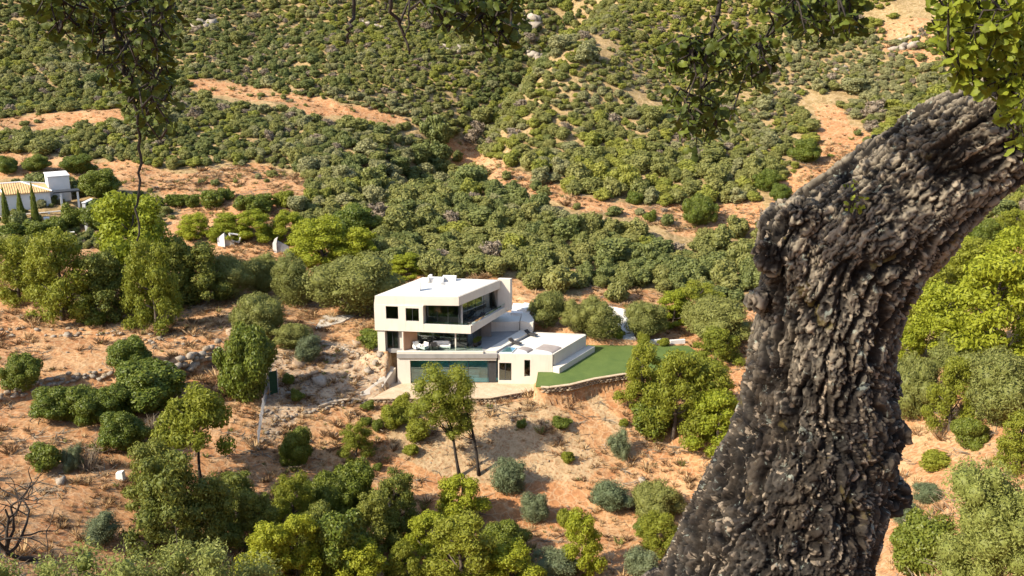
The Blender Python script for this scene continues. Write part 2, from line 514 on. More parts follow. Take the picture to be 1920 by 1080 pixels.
def ray_ground(u, v, hf, y0=46.0, y1=420.0):
    d = pdir(u, v)
    Y = np.arange(y0, y1, 0.5)
    pts = CAM[None] + d[None] * (Y / d[1])[:, None]
    g = hf(pts[:, 0], pts[:, 1])
    k = np.argmax(pts[:, 2] < g)
    if not (pts[k, 2] < g[k]):
        return None
    if k > 0:
        a = pts[k - 1, 2] - g[k - 1]; b = g[k] - pts[k, 2]
        t = a / max(a + b, 1e-9)
        return pts[k - 1] * (1 - t) + pts[k] * t
    return pts[0]
terrace_lines = [[ray_ground(u, v, height_raw) for u, v in l] for l in terrace_lines_px]
def height(x, y):
    x = np.asarray(x, float); y = np.asarray(y, float)
    h = height_raw(x, y)
    for k, line in enumerate(terrace_lines):
        d = dist_line(line, x, y)
        near = d < 9
        if near.any():
            # signed side: behind the line (further off) is higher
            ly = np.interp(x, [p[0] for p in line], [p[1] for p in line])
            s = np.where(y > ly, 1.0, -1.0)
            amp = (0.28, 0.55)[k]
            h = h + np.where(near, s * amp * np.exp(-d / 3.0) * np.clip(d / 0.35, 0, 1), 0)
    for line, zt in zip(front_lines, (Z0, ZL)):        # the ground drops below the retaining walls
        d = dist_line(line, x, y)
        k = np.exp(-np.maximum(d - .3, 0) / 1.6) * (d < 8)
        h = h + np.where(d < 8, np.minimum(zt - (.85 if zt < Z0 + .5 else .6) - h, 0) * k, 0)
    for poly, z, fall in flats:
        ins = inside(poly, x, y)
        w = np.where(ins, 1.0, np.clip(1 - dist_line(poly, x, y, True) / fall, 0, 1))
        w = w * w * (3 - 2 * w)
        h = h * (1 - w) + z * w
    return h
def h1(x, y):
    return float(height(np.array([x]), np.array([y]))[0])
def ground_at(u, v):
    p = ray_ground(u, v, height)
    return p if p is not None else P(u, v, 300)

# fan of rings round the viewpoint, finest where the photograph looks
ang = np.concatenate([np.linspace(-180, -36, 60, endpoint=False), np.linspace(-36, 36, 440, endpoint=False), np.linspace(36, 180, 60, endpoint=False)])
ang = np.radians(ang)
rad = np.concatenate([np.linspace(0.5, 60, 60, endpoint=False), np.linspace(60, 150, 300, endpoint=False),
                      np.linspace(150, 340, 250, endpoint=False), np.linspace(340, 760, 50)])
AA, RR = np.meshgrid(ang, rad)
tx, ty = RR * np.sin(AA), RR * np.cos(AA)
tz = height(tx, ty)
na, nr = len(ang), len(rad)
tv = np.stack([tx.ravel(), ty.ravel(), tz.ravel()], 1)
ii, jj = np.meshgrid(np.arange(nr - 1), np.arange(na), indexing='ij')
j2 = (jj + 1) % na
tf = np.stack([ii * na + jj, ii * na + j2, (ii + 1) * na + j2, (ii + 1) * na + jj], -1).reshape(-1, 4)[:, ::-1]
c0 = len(tv)
tv = np.vstack([tv, [[0, 0, h1(0, 0)]]])

# what the ground is made of, as a colour of the soil itself
def px_mask(polys, u, v, soft=0):
    m = np.zeros(np.shape(u), bool)
    for p in polys:
        m |= inside(p, u, v)
    return m
uu, vv, dd = project(tv)
straw_px = [[(905, 762), (1010, 745), (1060, 770), (1090, 830), (1130, 870), (1100, 905), (1020, 905), (930, 915), (860, 905), (740, 850), (700, 780), (760, 765)],
            [(1095, 745), (1120, 735), (1180, 830), (1200, 880), (1160, 840)]]
rubble_px = [[(500, 655), (560, 650), (640, 640), (700, 660), (745, 665), (745, 690), (705, 745), (600, 765), (490, 835), (495, 700)]]
m = np.zeros(len(tv))
sn = fbm2(tv[:, 0], tv[:, 1], 1 / 6.0, 41, 3)
jit_u = uu + sn * 14; jit_v = vv + fbm2(tv[:, 0], tv[:, 1], 1 / 5.0, 45, 3) * 8
ok = dd > 20
ok_ground = (dd > 60) & (tv[:, 1] > 110)
m[px_mask(straw_px, jit_u, jit_v) & ok] = 0.5
m[px_mask(rubble_px, jit_u, jit_v) & ok] = 1.0
ground_me = mesh_np('ground', tv, tf, None, True)
gfan = ground_me.attributes.new('soil', 'FLOAT', 'POINT')
gfan.data.foreach_set('value', m.astype(np.float32))

def mat_ground():
    m_, nt, out = new_mat('dry_orange_soil')
    pos = geo_pos(nt)
    big = noise(nt, 0.055, 5, 0.6, pos, 0.4)
    mid = noise(nt, 0.55, 5, 0.65, pos, 0.6)
    fine = noise(nt, 3.2, 4, 0.7, pos)
    col = ramp(nt, big, [(0.30, (0.395, 0.182, 0.076)), (0.5, (0.42, 0.226, 0.102)), (0.68, (0.445, 0.272, 0.136))]).outputs[0]
    f = ramp(nt, mid, [(0.36, (1, 1, 1)), (0.52, (0, 0, 0))]).outputs[0]
    col = mixc(nt, f, col, (0.34, 0.152, 0.064))
    f = ramp(nt, mid, [(0.55, (0, 0, 0)), (0.68, (0.8, 0.8, 0.8))]).outputs[0]
    col = mixc(nt, f, col, (0.47, 0.31, 0.168))
    at = node(nt, 'ShaderNodeAttribute', attribute_name='soil').outputs['Fac']
    fs = ramp(nt, at, [(0.0, (0, 0, 0)), (0.45, (1, 1, 1)), (0.55, (1, 1, 1)), (0.95, (0, 0, 0))]).outputs[0]
    st = ramp(nt, mid, [(0.35, (0.30, 0.205, 0.11)), (0.6, (0.395, 0.285, 0.160))]).outputs[0]
    col = mixc(nt, fs, col, st)
    fr = ramp(nt, at, [(0.6, (0, 0, 0)), (0.95, (1, 1, 1))]).outputs[0]
    rb = ramp(nt, mid, [(0.35, (0.25, 0.175, 0.115)), (0.62, (0.43, 0.33, 0.22))]).outputs[0]
    col = mixc(nt, fr, col, rb)
    f = ramp(nt, fine, [(0.36, (1, 1, 1)), (0.5, (0, 0, 0))]).outputs[0]
    col = mixc(nt, f, col, (0.27, 0.135, 0.06))
    f = ramp(nt, fine, [(0.58, (0, 0, 0)), (0.72, (0.7, 0.7, 0.7))]).outputs[0]
    col = mixc(nt, f, col, (0.50, 0.34, 0.195))
    lt = node(nt, 'ShaderNodeAttribute', attribute_name='litter').outputs['Fac']
    lc = ramp(nt, mid, [(0.32, (0.145, 0.125, 0.055)), (0.52, (0.235, 0.190, 0.085)), (0.70, (0.36, 0.265, 0.135))]).outputs[0]
    col = mixc(nt, lt, col, lc)
    ve = node(nt, 'ShaderNodeTexVoronoi', feature='DISTANCE_TO_EDGE')
    ve.inputs['Scale'].default_value = .75
    wv = node(nt, 'ShaderNodeVectorMath', operation='ADD')
    nz = node(nt, 'ShaderNodeTexNoise'); nz.inputs['Scale'].default_value = .9; nz.inputs['Detail'].default_value = 2
    nt.links.new(pos, nz.inputs['Vector']); nt.links.new(pos, wv.inputs[0]); nt.links.new(nz.outputs['Color'], wv.inputs[1])
    nt.links.new(wv.outputs[0], ve.inputs['Vector'])
    f = ramp(nt, ve.outputs['Distance'], [(0.0, (.55, .55, .55)), (0.07, (0, 0, 0))]).outputs[0]
    col = mixc(nt, f, col, (0.50, 0.35, 0.205))
    vor = node(nt, 'ShaderNodeTexVoronoi')
    vor.inputs['Scale'].default_value = 1.4
    nt.links.new(pos, vor.inputs['Vector'])
    h = node(nt, 'ShaderNodeMath', operation='ADD')
    nt.links.new(fine, h.inputs[0]); nt.links.new(vor.outputs['Distance'], h.inputs[1])
    principled(nt, out, col, 0.95, 0.1, bump(nt, h.outputs[0], 0.6, 0.16))
    return m_
M['ground'] = mat_ground()
ground_me.materials.append(M['ground'])
ground = structure(obj('ground', ground_me))
# ------------------------------------------------------------------ the villa
def v2(p): return np.array([p[0], p[1]], float)
def wall_holes(mb, A, B, A2, B2, za, zb, holes, th):
    """wall from A to B at height za up to A2-B2 at zb; holes are (s0, s1, t0, t1) fractions; inner side lies to the left of A->B"""
    A, B, A2, B2 = map(v2, (A, B, A2, B2))
    d = (B - A) / np.linalg.norm(B - A)
    n = np.array([-d[1], d[0]]) * th
    ss = sorted({0.0, 1.0, *[h[0] for h in holes], *[h[1] for h in holes]})
    ts = sorted({0.0, 1.0, *[h[2] for h in holes], *[h[3] for h in holes]})
    def pt(s, t, back):
        lo = A * (1 - s) + B * s; hi = A2 * (1 - s) + B2 * s
        q = lo * (1 - t) + hi * t + (n if back else 0)
        return (q[0], q[1], za * (1 - t) + zb * t)
    def solid(i, j):
        if i < 0 or j < 0 or i >= len(ss) - 1 or j >= len(ts) - 1:
            return False
        sm, tm = (ss[i] + ss[i + 1]) / 2, (ts[j] + ts[j + 1]) / 2
        return not any(h[0] < sm < h[1] and h[2] < tm < h[3] for h in holes)
    for i in range(len(ss) - 1):
        for j in range(len(ts) - 1):
            if not solid(i, j):
                continue
            s0, s1, t0, t1 = ss[i], ss[i + 1], ts[j], ts[j + 1]
            f = [pt(s0, t0, 0), pt(s1, t0, 0), pt(s1, t1, 0), pt(s0, t1, 0)]
            b = [pt(s0, t0, 1), pt(s1, t0, 1), pt(s1, t1, 1), pt(s0, t1, 1)]
            mb.add(f, [(0, 1, 2, 3)]); mb.add(b, [(3, 2, 1, 0)])
            if not solid(i - 1, j): mb.add([f[0], f[3], b[3], b[0]], [(0, 1, 2, 3)])
            if not solid(i + 1, j): mb.add([f[1], b[1], b[2], f[2]], [(0, 1, 2, 3)])
            if not solid(i, j - 1): mb.add([f[0], b[0], b[1], f[1]], [(0, 1, 2, 3)])
            if not solid(i, j + 1): mb.add([f[3], f[2], b[2], b[3]], [(0, 1, 2, 3)])
    def where(s, t, off=0.0):
        p = pt(s, t, 0)
        return np.array([p[0] + n[0] / th * off, p[1] + n[1] / th * off, p[2]])
    return where
def plain_build(mb, name, mat, parent):
    me = mesh_np(name, np.array(mb.v), mb.f, mat)
    bm = bmesh.new(); bm.from_mesh(me)
    bmesh.ops.remove_doubles(bm, verts=bm.verts, dist=0.0005)
    bmesh.ops.recalc_face_normals(bm, faces=bm.faces)
    bm.to_mesh(me); bm.free()
    return obj(name, me, parent)
def glazing(parent, org, bl, br, tl, tr, n, glass, name='window', fr=0.06, rails=0):
    """framed glass between four corner points: frame with n lights, one pane in each"""
    bl, br, tl, tr = [np.asarray(p, float) for p in (bl, br, tl, tr)]
    w = (br - bl) / np.linalg.norm(br - bl)
    nn = np.array([w[1], -w[0], 0.0])
    up = np.array([0, 0, 1.0])
    f = MB(org)
    def bar(a, b, horiz):
        e = (up if horiz else w) * fr / 2
        o = nn * fr / 2
        f.hexa([a - e - o, a + e - o, a + e + o, a - e + o], [b - e - o, b + e - o, b + e + o, b - e + o])
    inx = w * fr / 2
    iz = up * fr / 2
    bar(bl + iz, br + iz, True); bar(tl - iz, tr - iz, True)
    for i in range(n + 1):
        s = i / n
        o = inx if i == 0 else (-inx if i == n else 0)
        bar(bl * (1 - s) + br * s + iz + o, tl * (1 - s) + tr * s - iz + o, False)
    win = f.build(name, M['frame'], parent)
    for i in range(n):
        s0, s1 = i / n, (i + 1) / n
        g = MB(org)
        a = bl * (1 - s0) + br * s0 + (inx * 2 if i == 0 else inx); b = bl * (1 - s1) + br * s1 - (inx * 2 if i == n - 1 else inx)
        c = tl * (1 - s1) + tr * s1 - (inx * 2 if i == n - 1 else inx); d = tl * (1 - s0) + tr * s0 + (inx * 2 if i == 0 else inx)
        a = a + iz * 2; b = b + iz * 2; c = c - iz * 2; d = d - iz * 2
        o = nn * 0.006
        g.hexa([a - o, b - o, b + o, a + o], [d - o, c - o, c + o, d + o])
        q = g.build('pane', glass, win)
    return win

ZU = Z1 + 2.65
ZR = ZU + 4.55
ZC = ZR - 1.15                                      # ceiling of the top storey
ZF = ZU + 0.35                                      # its floor
UA, UC, UD = v2(W(703, 619, ZU)), v2(W(883, 626, ZU)), v2(W(958, 580, ZU))
UE = UA + (UD - UC)
RA, RC, RD, RD2, RE = [v2(W(u, v, ZR)) for u, v in ((717, 553), (860, 557), (938, 525), (955, 523), (792, 520))]
VO = np.array([-5.0, 124.0, Z0])
villa = empty('villa', VO, 'white three-storey modern villa with stacked overhanging floors and flat roof', 'villa')
def part(mb, name, mat, **k):
    return mb.build(name, M[mat], villa, **k)
dirF = (UC - UA) / np.linalg.norm(UC - UA)          # along the front
dirR = (UD - UC) / np.linalg.norm(UD - UC)          # along the right side, away
inF = np.array([-dirF[1], dirF[0]])                 # into the house from the front

# top storey: slab, roof, solid front wall with two windows, parapet
mb = MB(VO); mb.prism([UA, UC, UD, UE], ZU, ZF); part(mb, 'floor_slab', 'render')
mb = MB(VO); mb.prism([UA, RC, RD, UE + (RE - UE) * .6], ZC, ZR, top=[UA * .85 + RA * .15, RC, RD, RE]); part(mb, 'roof', 'render')
cen = (RA + RC + RD + RE) / 4
ins = [p + (cen - p) * 0.035 for p in (RA, RC, RD, RE)]
mb = MB(VO); mb.prism(ins, ZR + 0.005, ZR + 0.05); part(mb, 'roof_membrane', 'roofrender')
def on_line(A, B, u, v, z):                          # point of the line A-B under pixel column u
    lo, hi = 0.0, 1.0
    for _ in range(40):
        mid = (lo + hi) / 2
        q = A + (B - A) * mid
        if project(np.array([q[0], q[1], z]))[0] < u: lo = mid
        else: hi = mid
    return A + (B - A) * (lo + hi) / 2
FB = on_line(UA, UC, 794, 0, ZU); FT = on_line(RA, RC, 795, 0, ZC)
RAc = RA * 0.75 + UA * 0.25
FTc = FT * 0.75 + FB * 0.25
AV = on_line(UA, UC, 717, 0, ZU)
mb = MB(VO); q0, q1 = UA, AV - dirF * 0.003
mb.hexa([(*q0, ZF + .002), (*q1, ZF + .002), (*(q1 + inF * .35), ZF + .002), (*(q0 + inF * .35), ZF + .002)],
        [(*q0, ZC - .002), (*q1, ZC - .002), (*(q1 + inF * .35), ZC - .002), (*(q0 + inF * .35), ZC - .002)])
part(mb, 'wall_end', 'render')
mb = MB(VO)
wins = [(0.10, 0.40, 0.40, 0.955), (0.58, 0.90, 0.34, 0.90)]
where = wall_holes(mb, AV, FB, AV, FB, ZF + 0.002, ZC - 0.002, wins, 0.35)
plain_build(mb, 'front_wall', M['render'], villa)
for k, (s0, s1, t0, t1) in enumerate(wins):
    glazing(villa, VO, where(s0, t0, .14), where(s1, t0, .14), where(s0, t1, .14), where(s1, t1, .14), 2 if k else 1, M['glass'])
def wall(name, A, B, za, zb, th, mat='render', A2=None, B2=None, zb2=None):
    """plain wall from A to B, thickness to the left of A->B"""
    A, B = v2(A), v2(B)
    A2 = A if A2 is None else v2(A2); B2 = B if B2 is None else v2(B2)
    d = (B - A) / np.linalg.norm(B - A)
    n = np.array([-d[1], d[0]]) * th
    zb2 = zb if zb2 is None else zb2
    m_ = MB(VO)
    m_.hexa([(*A, za), (*B, za), (*(B + n), za), (*(A + n), za)], [(*A2, zb), (*B2, zb2), (*(B2 + n), zb2), (*(A2 + n), zb)])
    return part(m_, name, mat)
wall('left_wall', UE + dirF * 0.0, UA + inF * 0.36, ZF + 0.002, ZC - 0.002, 0.35, A2=UE, B2=UA + inF * 0.36)
wall('back_wall', UD - dirR * 0.1, UE + dirF * 0.36, ZF + 0.002, ZC - 0.002, 0.35, A2=RD2, B2=RE + dirF * 0.36)
# parapet round the open corner
PT = ZU + 1.05
wall('parapet', FB + dirF * 0.02, UC, ZF + 0.002, PT, 0.28)
wall('parapet', UC + dirR * 0.29, UD, ZF + 0.002, PT, 0.28, zb2=ZU + 0.75)
# right end fin
fz = ZR + 0.12
f0 = v2(W(956.5, 523.5, fz))
fb = float(zrow(np.array([*f0, 0]), 582))
mb = MB(VO)
mb.prism([f0 - dirF * 1.7, f0, f0 + dirR * .6, f0 - dirF * 1.7 + dirR * .6], fb, fz); part(mb, 'end_wall', 'render')
# glass of the top storey, set back from the open corner
g0 = v2(W(798, 606, ZF)); gc = v2(W(866, 602.5, ZF)); g1 = v2(W(936, 574, ZF))
G0 = FB + inF * 1.7 + dirF * 0.1
gc = G0 + dirF * np.dot(gc - G0, dirF)
def gl(A, B, za, zb, n, glass='glass', name='window'):
    return glazing(villa, VO, (*A, za), (*B, za), (*A, zb), (*B, zb), n, M[glass], name)
gl(G0, gc, ZF + 0.01, ZC - 0.01, 3, name='sliding_window')
gl(gc + dirR * 0.08, g1, ZF + 0.01, ZC - 0.01, 5, name='sliding_window')
wall('loggia_wall', FB + inF * 0.38, G0 - dirF * 0.15 + inF * 0.3, ZF + 0.002, ZC - 0.002, 0.2)
for A, B in ((G0 + inF * 4.0 - dirF * 1.0, gc + inF * 4.0 + dirF * 1.0),):
    wall('inner_wall', A, B, ZF + 0.003, ZC - 0.003, 0.15, 'interior')
# a bed and two curtains behind the glass
mb = MB(VO); b0 = (G0 * 0.55 + gc * 0.45) + inF * 0.9
mb.box((*b0, ZF), 2.0, 1.6, 0.55, math.atan2(dirF[1], dirF[0])); part(mb, 'bed_base', 'fabric', bevel=0.06)
for s in (0.2, 0.95):
    c0_ = G0 + (gc - G0) * s + inF * 0.35
    mb = MB(VO)
    pts = [c0_ + dirF * (i * 0.07) + inF * (0.05 * (i % 2)) for i in range(10)]
    for a_, b_ in zip(pts[:-1], pts[1:]):
        mb.hexa([(*a_, ZF + .02), (*b_, ZF + .02), (*(b_ + inF * .02), ZF + .02), (*(a_ + inF * .02), ZF + .02)],
                [(*a_, ZC - .05), (*b_, ZC - .05), (*(b_ + inF * .02), ZC - .05), (*(a_ + inF * .02), ZC - .05)])
    part(mb, 'curtain', 'curtain')
# balcony balustrade
def balustrade(A, B, z, h, n, parent, org, name='glass_balustrade'):
    A, B = v2(A), v2(B)
    d = (B - A) / np.linalg.norm(B - A); o = np.array([-d[1], d[0]]) * 0.008
    r = MB(org)
    e = np.array([-d[1], d[0]]) * 0.025
    r.hexa([(*(A - e), z), (*(B - e), z), (*(B + e), z), (*(A + e), z)], [(*(A - e), z + .05), (*(B - e), z + .05), (*(B + e), z + .05), (*(A + e), z + .05)])
    rail = r.build(name, M['greymetal'], parent)
    for i in range(n):
        a = A + (B - A) * (i / n) + d * .02; b = A + (B - A) * ((i + 1) / n) - d * .02
        g = MB(org)
        g.hexa([(*(a - o), z + .05), (*(b - o), z + .05), (*(b + o), z + .05), (*(a + o), z + .05)], [(*(a - o), z + h), (*(b - o), z + h), (*(b + o), z + h), (*(a + o), z + h)])
        g.build('pane', M['railglass'], rail)
balustrade(FB + dirF * .2 + inF * .14, UC - dirF * .3 + inF * .14, PT, 0.32, 5, villa, VO)
balustrade(UC - dirF * .14 + dirR * .5, UD - dirF * .14 - dirR * .6, PT - .02, 0.30, 7, villa, VO)

# middle storey
DP = [v2(W(u, v, Z1)) for u, v in ((744, 664), (932, 664), (999, 624), (975, 600))]
DP += [DP[3] + np.array([-15.5, 2.0]), DP[0] + np.array([-3.4, 8.0]), DP[0] + np.array([-3.4, 2.2]), DP[0] + np.array([0.2, 2.0])]
mb = MB(VO); mb.prism(DP, Z1 - 0.55, Z1); part(mb, 'terrace_deck', 'deck')
mc = v2(W(876, 651.5, Z1)); m1 = v2(W(930, 610, Z1)); 
ml = mc - dirF * 7.6
gl(ml, mc, Z1 + 0.02, ZU - 0.01, 5, name='sliding_window')
gl(mc + dirR * 0.08, m1, Z1 + 0.02, ZU - 0.01, 5, name='sliding_window')
wall('inner_wall', ml + inF * 4.5 - dirF * 1.5, mc + inF * 4.5 + dirF * 2.5, Z1 + 0.003, ZU - 0.003, 0.15, 'interior')
cl = v2(W(756, 657, Z1))
wall('side_wall', cl + dirF * 1.4 + inF * 1.8, cl + dirF * 0.05, Z1 + 0.002, ZU - 0.002, 0.14, 'oxide')
for p in (cl, on_line(cl, cl + dirF * 9, 853, 0, Z1) + inF * 0.6):
    mb = MB(VO); mb.box((*p, Z1 + 0.002), 0.16, 0.2, ZU - Z1 - 0.004, math.atan2(dirF[1], dirF[0])); part(mb, 'column', 'render')
lp = v2(W(709, 655, Z1))
wall('pillar', lp, lp + dirF * 0.95, Z1 - 0.4, ZU - 0.002, 1.2)
wall('inner_wall', lp + dirF * 0.95 + inF * 0.7, lp + dirF * 3.2 + inF * 0.7, Z1 - 0.2, ZU - 0.003, 0.2, 'render')
d0 = lp + dirF * 1.1 + inF * 0.62
glazing(villa, VO, (*d0, Z1), (*(d0 + dirF * 1.45), Z1), (*d0, Z1 + 2.3), (*(d0 + dirF * 1.45), Z1 + 2.3), 2, M['glass'], 'door', 0.08)
# low walls at the far end of the terrace
wb = [v2(W(u, v, Z1)) for u, v in ((918, 622), (974, 620.5), (974, 605), (925, 602))]
mb = MB(VO); mb.prism([wb[0], wb[1], wb[1] + np.array([0.4, 4.4]), wb[0] + np.array([0.6, 4.4])], Z1 + 0.002, Z1 + 1.35); part(mb, 'terrace_wall', 'render')
wq = [v2(W(u, v, Z1)) for u, v in ((975.5, 622), (999, 623.5))]
mb = MB(VO); mb.prism([wq[0], wq[1], wq[1] + np.array([0.2, 1.6]), wq[0] + np.array([0.6, 5.0])], Z1 + 0.002, [Z1 + 1.55, Z1 + 1.30, Z1 + 1.35, Z1 + 2.0]); part(mb, 'garden_wall', 'render')
pz = Z1 + 1.7
pp = [v2(W(u, v, pz)) for u, v in ((958, 586), (992, 588), (1003, 571), (962, 568))]
mb = MB(VO); mb.prism(pp, Z1 - 0.3, pz); part(mb, 'rear_terrace', 'white')
mb = MB(VO); c_ = (pp[1] + pp[2]) / 2 - np.array([.9, 0]); mb.box((*c_, pz + 0.002), 1.5, 2.6, 0.5, -0.45); part(mb, 'rear_parapet', 'white')
# broad coping along the right edge of the terrace
cp = [v2(W(u, v, Z1 + .3)) for u, v in ((908, 658), (931, 658), (998, 619.5), (975, 619.5))]
mb = MB(VO); mb.prism(cp, Z1 + 0.002, Z1 + 0.30); part(mb, 'terrace_coping', 'render')
fp = [v2(W(u, v, Z1 + .3)) for u, v in ((744, 659.5), (906, 659.5))]
mb = MB(VO); mb.prism([fp[0], fp[1] , fp[1] + np.array([0.1, .45]), fp[0] + np.array([0, .45])], Z1 + 0.002, Z1 + 0.3); part(mb, 'terrace_coping', 'render')
balustrade(fp[0] + np.array([2.9, .25]), fp[1] + np.array([-.1, .25]), Z1 + .3, .62, 7, villa, VO)

# lowest storey: glazed garden room
L0, L1_, L2, L3 = [v2(W(u, v, Z0)) for u, v in ((746, 719), (770, 719), (915, 719), (931, 719))]
ZT = Z1 - 0.553
back = np.array([1.2, 8.5])
wall('front_wall', L0, L1_, Z0 - 0.3, ZT, 0.5)
wall('left_wall', L0 + back * .9, L0 + np.array([0.0, .502]), Z0 - 0.3, ZT, 0.4)
zl = float(zrow(np.array([*L1_, 0]), 676))
mb = MB(VO); a_, b_ = L1_ + np.array([0.002, 0]), L3 - np.array([0.002, 0])
mb.prism([a_, b_, b_ + np.array([0, .5]), a_ + np.array([0, .5])], zl, ZT); part(mb, 'lintel', 'render')
gl(L1_ + np.array([.02, .35]), L2 + np.array([0, .35]), Z0 + 0.02, zl - 0.005, 4, 'tealglass', 'sliding_window')
mb = MB(VO); mb.prism([L2 + np.array([.05, .3]), L3 + np.array([-.02, .3]), L3 + np.array([-.02, .5]), L2 + np.array([.05, .5])], Z0, zl - 0.004); part(mb, 'recess_shade', 'frame')  # dark sheet standing in for the shade of the recess beside the glazing
mb = MB(VO); mb.prism([L0 + np.array([.45, .55]), L3 + np.array([0, .55]), L3 + back * .9, L0 + back * .9 + np.array([.45, 0])], Z0 - 0.05, Z0 + 0.01); part(mb, 'room_floor', 'pooltile')
wall('inner_wall', L0 + np.array([.5, 3.6]), L3 + np.array([0, 3.6]), Z0 + .012, ZT - .002, .15, 'pooltile')
for s in (0.12, 0.5, 0.78):
    c0_ = L1_ + (L2 - L1_) * s + np.array([0, 2.4])
    mb = MB(VO); mb.box((*c0_, Z0 + .012), 2.0, 0.9, 0.42); mb.box((c0_[0], c0_[1] + .5, Z0 + .012), 2.0, .18, .85); part(mb, 'sofa', 'fabric', bevel=0.05)

# right-hand block
B0, B1, B2, B3 = [v2(W(u, v, Z1)) for u, v in ((933, 663), (1036, 665), (1099, 628), (1001, 624))]
B0 = B0 + np.array([.05, 0])
mb = MB(VO); mb.prism([B0 + np.array([0, .36]), B1 + np.array([-.36, .36]), B2 + np.array([-.4, 0]), B3 + np.array([0.2, 0])], Z1 - 0.45, Z1 - 0.06); part(mb, 'block_roof', 'roofrender')
mb = MB(VO)
def sfrac(u): 
    q = on_line(B0, B1, u, 0, Z0 + 1.5)
    return float(np.dot(q - B0, B1 - B0) / np.dot(B1 - B0, B1 - B0))
H = Z1 - (Z0 - 0.3)
def tf_(v): return float((zrow(np.array([*B0, 0]), v) - (Z0 - .3)) / H)
dh = (sfrac(936), sfrac(959), tf_(713), tf_(680)); sh = (sfrac(983), sfrac(994), tf_(705), tf_(674))
where = wall_holes(mb, B0, B1, B0, B1, Z0 - 0.3, Z1, [dh, sh], 0.35)
plain_build(mb, 'front_wall', M['render'], villa)
glazing(villa, VO, where(dh[0], dh[2], .15), where(dh[1], dh[2], .15), where(dh[0], dh[3], .15), where(dh[1], dh[3], .15), 2, M['glass'], 'door', .08)
glazing(villa, VO, where(sh[0], sh[2], .22), where(sh[1], sh[2], .22), where(sh[0], sh[3], .22), where(sh[1], sh[3], .22), 1, M['glass'], 'window', .05)
rd = (B2 - B1) / np.linalg.norm(B2 - B1); rn = np.array([rd[1], -rd[0]])
mb = MB(VO); mb.hexa([(*(B1 - rn * .35 + rd * .352), ZL - .4), (*(B1 + rd * .352), ZL - .4), (*B2, ZL - .4), (*(B2 - rn * .35), ZL - .4)],
                     [(*(B1 - rn * .35 + rd * .352), Z1 - .003), (*(B1 + rd * .352), Z1 - .003), (*B2, Z1 - .003), (*(B2 - rn * .35), Z1 - .003)]); part(mb, 'side_wall', 'render')
ww = (B3 - B2) / np.linalg.norm(B3 - B2)
mb = MB(VO); mb.prism([B2 - rn * .352, B2 + np.array([0, .35]), B3 + np.array([0, .35]), B3 + np.array([0, 0.0])], ZL - .4, Z1 - .004); part(mb, 'back_wall', 'render')
mb = MB(VO)
lz = Z1 - 1.6
e0 = B1 + rd * .02 + rn * .01; e1 = B2 + rd * .6 + rn * .01
mb.prism([e0 - np.array([.0, .01]), e0 + rn * 1.0, e1 + rn * 1.05, e1], ZL - .4, lz); part(mb, 'plinth', 'render', bevel=0.05)
mb = MB(VO)
mb.prism([B0 + np.array([.4, .5]), B1 + np.array([-.5, .5]), B1 + np.array([-.5, 5]), B0 + np.array([.4, 5])], Z0 - .05, Z0 + .01); part(mb, 'room_floor', 'deck')
wall('inner_wall', B0 + np.array([.4, 4.8]), B1 + np.array([-.5, 4.8]), Z0 + .012, Z1 - .5, .12, 'interior')
# things built into its roof: glass rooflight, two curved hoods
RT = Z1 - 0.06
gq = [v2(W(u, v, RT + .1)) for u, v in ((936, 661), (960, 661), (969, 652), (952, 650))]
mb = MB(VO); mb.prism(gq, RT + 0.002, RT + 0.12); rl = part(mb, 'rooflight', 'white')
mb = MB(VO); cc = sum(gq) / 4; mb.prism([p + (cc - p) * .1 for p in gq], RT + .122, RT + .14); g_ = mb.build('pane', M['tealglass'], rl)
def hood(u0, v0, w, h, L):
    """quarter-round hood: white end, taupe curved top, running back along the block"""
    p = v2(W(u0, v0, RT)); x = dirF
    n = 9
    prof = [(w * (1 - math.cos(k / (n - 1) * math.pi / 2)), h * math.sin(k / (n - 1) * math.pi / 2)) for k in range(n)]
    prof = [(-a + w, b) for a, b in prof][::-1]
    ring = lambda o: [(*(p + x * a + rd * o), RT + .002 + b) for a, b in prof]
    e = MB(VO)
    a0, a1 = ring(0.0), ring(0.18)
    base0, base1 = (*(p + x * 0.0), RT + .002), (*(p + rd * .18), RT + .002)
    vs_ = a0 + [base0] + a1 + [base1]; k = len(a0) + 1
    e.add(vs_, [tuple(range(k)), tuple(reversed(range(k, 2 * k)))] + [(i, (i + 1) % k, k + (i + 1) % k, k + i) for i in range(k)])
    hd = part(e, 'skylight_hood', 'white')
    s_ = MB(VO)
    a0, a1 = ring(0.183), ring(L)
    s_.add(a0 + a1, [(i, i + 1, n + i + 1, n + i) for i in range(n - 1)] + [tuple(range(n - 1, -1, -1)), tuple(range(n, 2 * n))])
    s_.build('hood_cover', M['taupe'], hd)
hood(1000, 663, 2.4, 0.5, 2.6)
hood(968, 662, 1.4, 0.45, 1.5)

# on the main roof
def roof_box(u, v, sx, sy, sz, name, mat, rz=-0.1):
    mb = MB(VO); mb.box((*v2(W(u, v, ZR + .05)), ZR + .052), sx, sy, sz, rz); return part(mb, name, mat)
roof_box(784, 545, 0.55, 0.5, 1.35, 'chimney', 'white')
roof_box(817, 528, 2.2, 0.9, 0.55, 'roof_duct', 'white')
roof_box(843, 525.5, 1.8, 0.7, 0.6, 'roof_parapet', 'white')
pb = v2(W(804, 530, ZR + .05))
mb = MB(VO)
bend = [(0, 0, 0), (0, 0, .6), (.06, 0, .85), (.25, 0, 1.0), (.5, 0, 1.0)]
mb.tube([(pb[0] + a, pb[1] + b, ZR + .052 + c) for a, b, c in bend], [.16] * 5, 10); part(mb, 'vent_pipe', 'white', smooth=True)
roof_box(830, 533, .35, .35, .25, 'roof_vent', 'greymetal')

